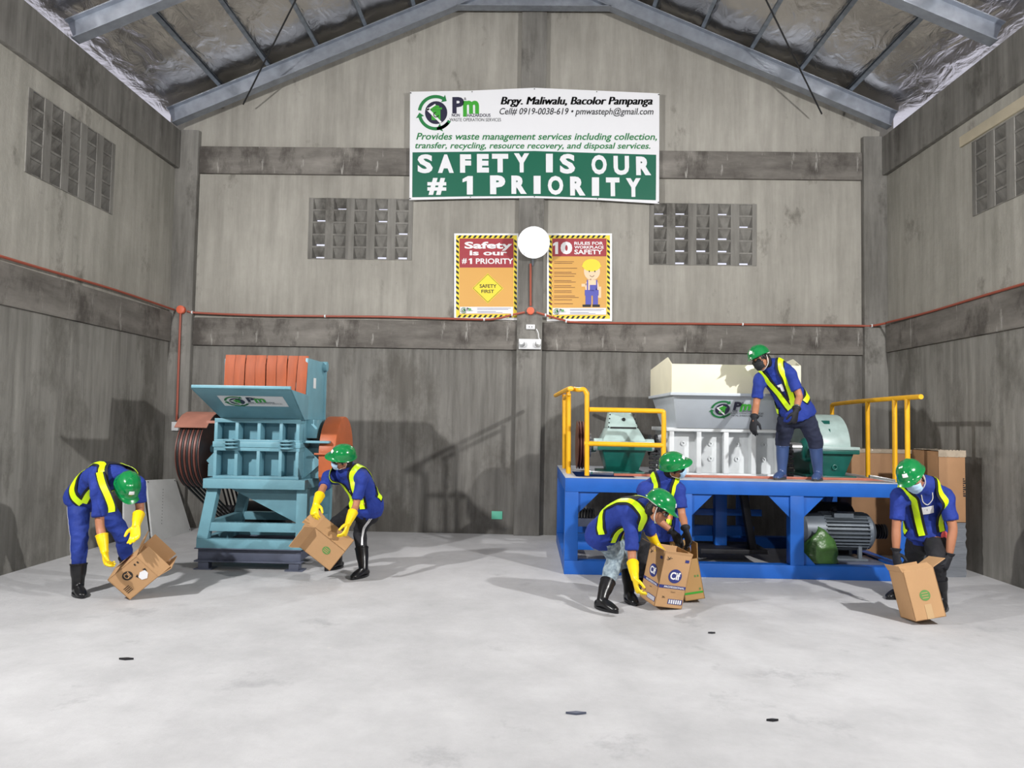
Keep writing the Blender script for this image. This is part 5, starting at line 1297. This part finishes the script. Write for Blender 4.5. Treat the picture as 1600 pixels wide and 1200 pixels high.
# ------------------------------------------------------------------ the cartons they hold
def box_from(pO, pA, pB, YO, YA_, depth, tilt=0.0):
    """front-face corners in pixels: O, O+A, O+B; D goes away from the viewer"""
    O = at(*pO, YO); A = at(*pA, YA_)-O
    B = at(*pB, YO+tilt)-O; B = B-A*(B.dot(A)/A.length_squared)
    D = A.cross(B).normalized()
    if D.y < 0: D = -D
    return O, A, B, D*depth
def drop(O, A, B, D):
    z = min((O+i*A+j*B+k*D).z for i in (0,1) for j in (0,1) for k in (0,1)); return O+V((0,0,.003-z)) if abs(z) < .12 or z < 0 else O
GREENST = mat('green_stamp', (92,140,74), .7)
INKBR = mat('carton_black_print', (42,36,32), .7); INKCB = mat('carton_blue_print', (44,52,118), .6)
# left: opens to the right
O, A, B, D = box_from((203,937), (248,900), (175,900), 6.70, 6.72, .28, -.09); O = drop(O, A, B, D); nF = -D.normalized()
t = carton('brown carton with black prints tipped open to the right, held by the left person', O, A, B, D, flaps=(('B1',.5,.14),('B0',.15,.13),('D0',-.1,.13),('D1',.25,.13)))
fm = face_map(O+B, A, B, nF, A.length)
b = MB(); words(b, lift(fm, .001), 'Cif', 36, 17, 54, 34, .03); b.build('logo_lettering', CARD, t, smooth=False)
b = MB(); circ(b, fm, 45, 26, 14, 13)
nB = nF
for q in range(4): rect(b, fm, 10, 48+q*5, 28, 50+q*5)
rect(b, fm, 78, 12, 82, 18); rect(b, fm, 88, 12, 92, 18); b.build('print', INKBR, t, smooth=False)
fm2 = lift(fm, .001); b = MB(); poly(b, [fm2(62,48), fm2(74,40), fm2(88,44), fm2(88,56), fm2(76,66), fm2(63,60)], nF); b.build('hazard_label', PAPERW, t, smooth=False)
b = MB(); poly(b, [fm(58,42), fm(66,40), fm(60,50)], nF); poly(b, [fm(84,38), fm(92,40), fm(90,50)], nF); b.build('label_corners', INKB, t, smooth=False)
fm = face_map(O+B+D, A, D, B, A.length); fm = lift(fm, .0)
b = MB(); poly(b, [fm(10,20), fm(40,12), fm(70,14), fm(60,26), fm(25,30)], B.normalized()); b.build('top_print', INKBR, t, smooth=False)
b = MB(); poly(b, [fm(35,36), fm(70,30), fm(75,38), fm(45,44)], B.normalized()); b.build('top_print_red', mat('carton_red_print', (140,62,48), .7), t, smooth=False)
# second: opens to the upper left
O, A, B, D = box_from((515,892), (468,855), (540,862), 7.45, 7.42, .26, -.08); nF = -D.normalized()
t = carton('plain brown carton with a round green stamp, tipped by the person at the teal machine', O, A, B, D, flaps=(('B1',-.3,.14),('D0',.9,.13),('D1',.3,.13),('B0',.7,.10)))
fm = face_map(O+A+B, -A, B, nF, A.length); b = MB(); circ(b, fm, 60, 32, 11, 11)
stm = b.build('green_stamp', GREENST, t, smooth=False); fm2 = lift(fm, .001); b = MB()
for q in (-5, 0, 5): rect(b, fm2, 53, 31+q, 67, 32.5+q)
b.build('stamp_lines', CARD, t, smooth=False)
# centre: the big printed carton
O = fl(1022,956); O = at(1022,956,O.y); A = at(1040,869,O.y-.02)-O; B = at(1066,966,O.y-.04)-O
B = B-A*(B.dot(A)/A.length_squared)
D = A.cross(B).normalized(); D = D if D.y > 0 else -D
yaw = .52; R_ = Matrix.Rotation(yaw, 3, A.normalized()); 
Bn = (R_ @ B); Dn = (R_ @ D)
if Bn.y > 0: pass
B, D = Bn*1.16, Dn*.27
O = drop(O, A, B, D); nF = -D.normalized()
t = carton('tall brown carton with blue prints, tilted by the person in jeans', O, A, B, D, flaps=(('B0',1.25,.10),('D0',-2.9,.10),('D1',-2.7,.12)))
for (o_, u_, W_, nn_, nm, k) in ((O+A, B, B.length, nF, 'front', 1), (O+A+D, -D, D.length, -B, 'side', .92)):
    fm = face_map(o_, u_, A, nn_, W_); H_ = A.length/W_*100; f2 = lift(fm, .001); f3 = lift(fm, .002)
    b = MB(); circ(b, fm, 52, H_*.43, 24, 22); 
    rect(b, fm, 2, H_*.60, 98, H_*.655); rect(b, fm, 78, H_*.12, 92, H_*.17); rect(b, fm, 44, H_*.84, 96, H_*.93); b.build(nm+'_print', INKCB, t, smooth=False)
    b = MB(); words(b, f3, 'Cif', 34, H_*.43-13, 70, H_*.43+11, .03); b.build(nm+'_logo_lettering', PAPERW, t, smooth=False)
    b = MB(); words(b, f2, 'PROFESSIONAL', 20, H_*.612, 94, H_*.645, .02); rect(b, f2, 48, H_*.85, 50, H_*.92)
    for q in range(6): rect(b, f2, 47+q*8, H_*.85, 52+q*8, H_*.92)
    b.build(nm+'_print_white', PAPERW, t, smooth=False)
    b = MB(); words(b, fm, '2L', 20, H_*.80, 32, H_*.83, .02); words(b, fm, 'Cream', 48, H_*.70, 64, H_*.725, .0)
    b.bar(fm(14,H_*.17), fm(24,H_*.10), .004, .003); b.bar(fm(12,H_*.10), fm(22,H_*.15), .004, .003); b.bar(fm(10,H_*.15), fm(30,H_*.12), .003, .003); b.build(nm+'_print_black', INKBR, t, smooth=False)
# behind it: held by the masked person
O, A, B, D = box_from((1071,934), (1060,871), (1101,926), 7.06, 7.08, .28); O = drop(O, A, B, D); nF = -D.normalized()
t = carton('open brown carton with a green band, behind the tall printed carton', O, A, B, D, flaps=(('D1',.25,.15),('B0',.35,.14),('B1',.15,.14)), m=mat('yellowish_cardboard', (182,144,92), .8, 0, .07, 3))
fm = face_map(O+A, B, A, nF, B.length); H_ = A.length/B.length*100
b = MB(); rect(b, fm, 2, H_*.80, 96, H_*.85); b.build('green_band', INKLG, t, smooth=False)
b = MB(); rect(b, fm, 66, H_*.40, 74, H_*.45); rect(b, fm, 80, H_*.40, 88, H_*.45); rect(b, fm, 80, H_*.72, 88, H_*.77); b.build('green_marks', GREENST, t, smooth=False)
# right
O, A, B, D = box_from((1431,974), (1411,897), (1479,966), 6.45, 6.50, .27); O = drop(O, A, B, D); nF = -D.normalized()
t = carton('plain brown carton with a round green stamp, tipped by the right person', O, A, B, D, flaps=(('B0',.35,.06),('D1',.1,.03),('B1',1.15,.13),('D0',-1.2,.10)))
fm = face_map(O+A, B, A, nF, B.length); H_ = A.length/B.length*100
b = MB(); circ(b, fm, 50, H_*.52, 17); b.build('green_stamp', GREENST, t, smooth=False); fm2 = lift(fm, .001); b = MB()
for q in (-8, 0, 8): rect(b, fm2, 40, H_*.52-1+q, 60, H_*.52+1.2+q)
b.build('stamp_lines', CARD, t, smooth=False)
fm3 = face_map(O+A, B, A, nF, B.length); b = MB(); rect(b, fm3, 40, H_*.70, 62, H_*.995); b.build('clear_tape', mat('packing_tape', (196,164,124), .12), t, smooth=False)
# litter on the floor
for (x, y, s_, m_, lb) in ((197,1031,.05,IRON,'small dark scrap on the floor at the left front'), (900,1116,.06,TEALD,'thin grey scrap on the floor in the foreground'), (1207,1127,.035,IRON,'tiny dark scrap on the floor at the right foreground'), (1112,990,.03,IRON,'tiny dark scrap on the floor below the central cartons')):
    p = fl(x, y); o = MB().prism([p+V((-s_,0,.001)), p+V((0,-s_*.25,.001)), p+V((s_,s_*.1,.001)), p+V((0,s_*.3,.001))], (0,0,.012)).build('scrap', m_, None); tag(o, lb, 'scrap', 'scraps on the floor')

bpy.data.scenes.remove(TMP); bpy.data.batch_remove([TMPO]+JUNK)
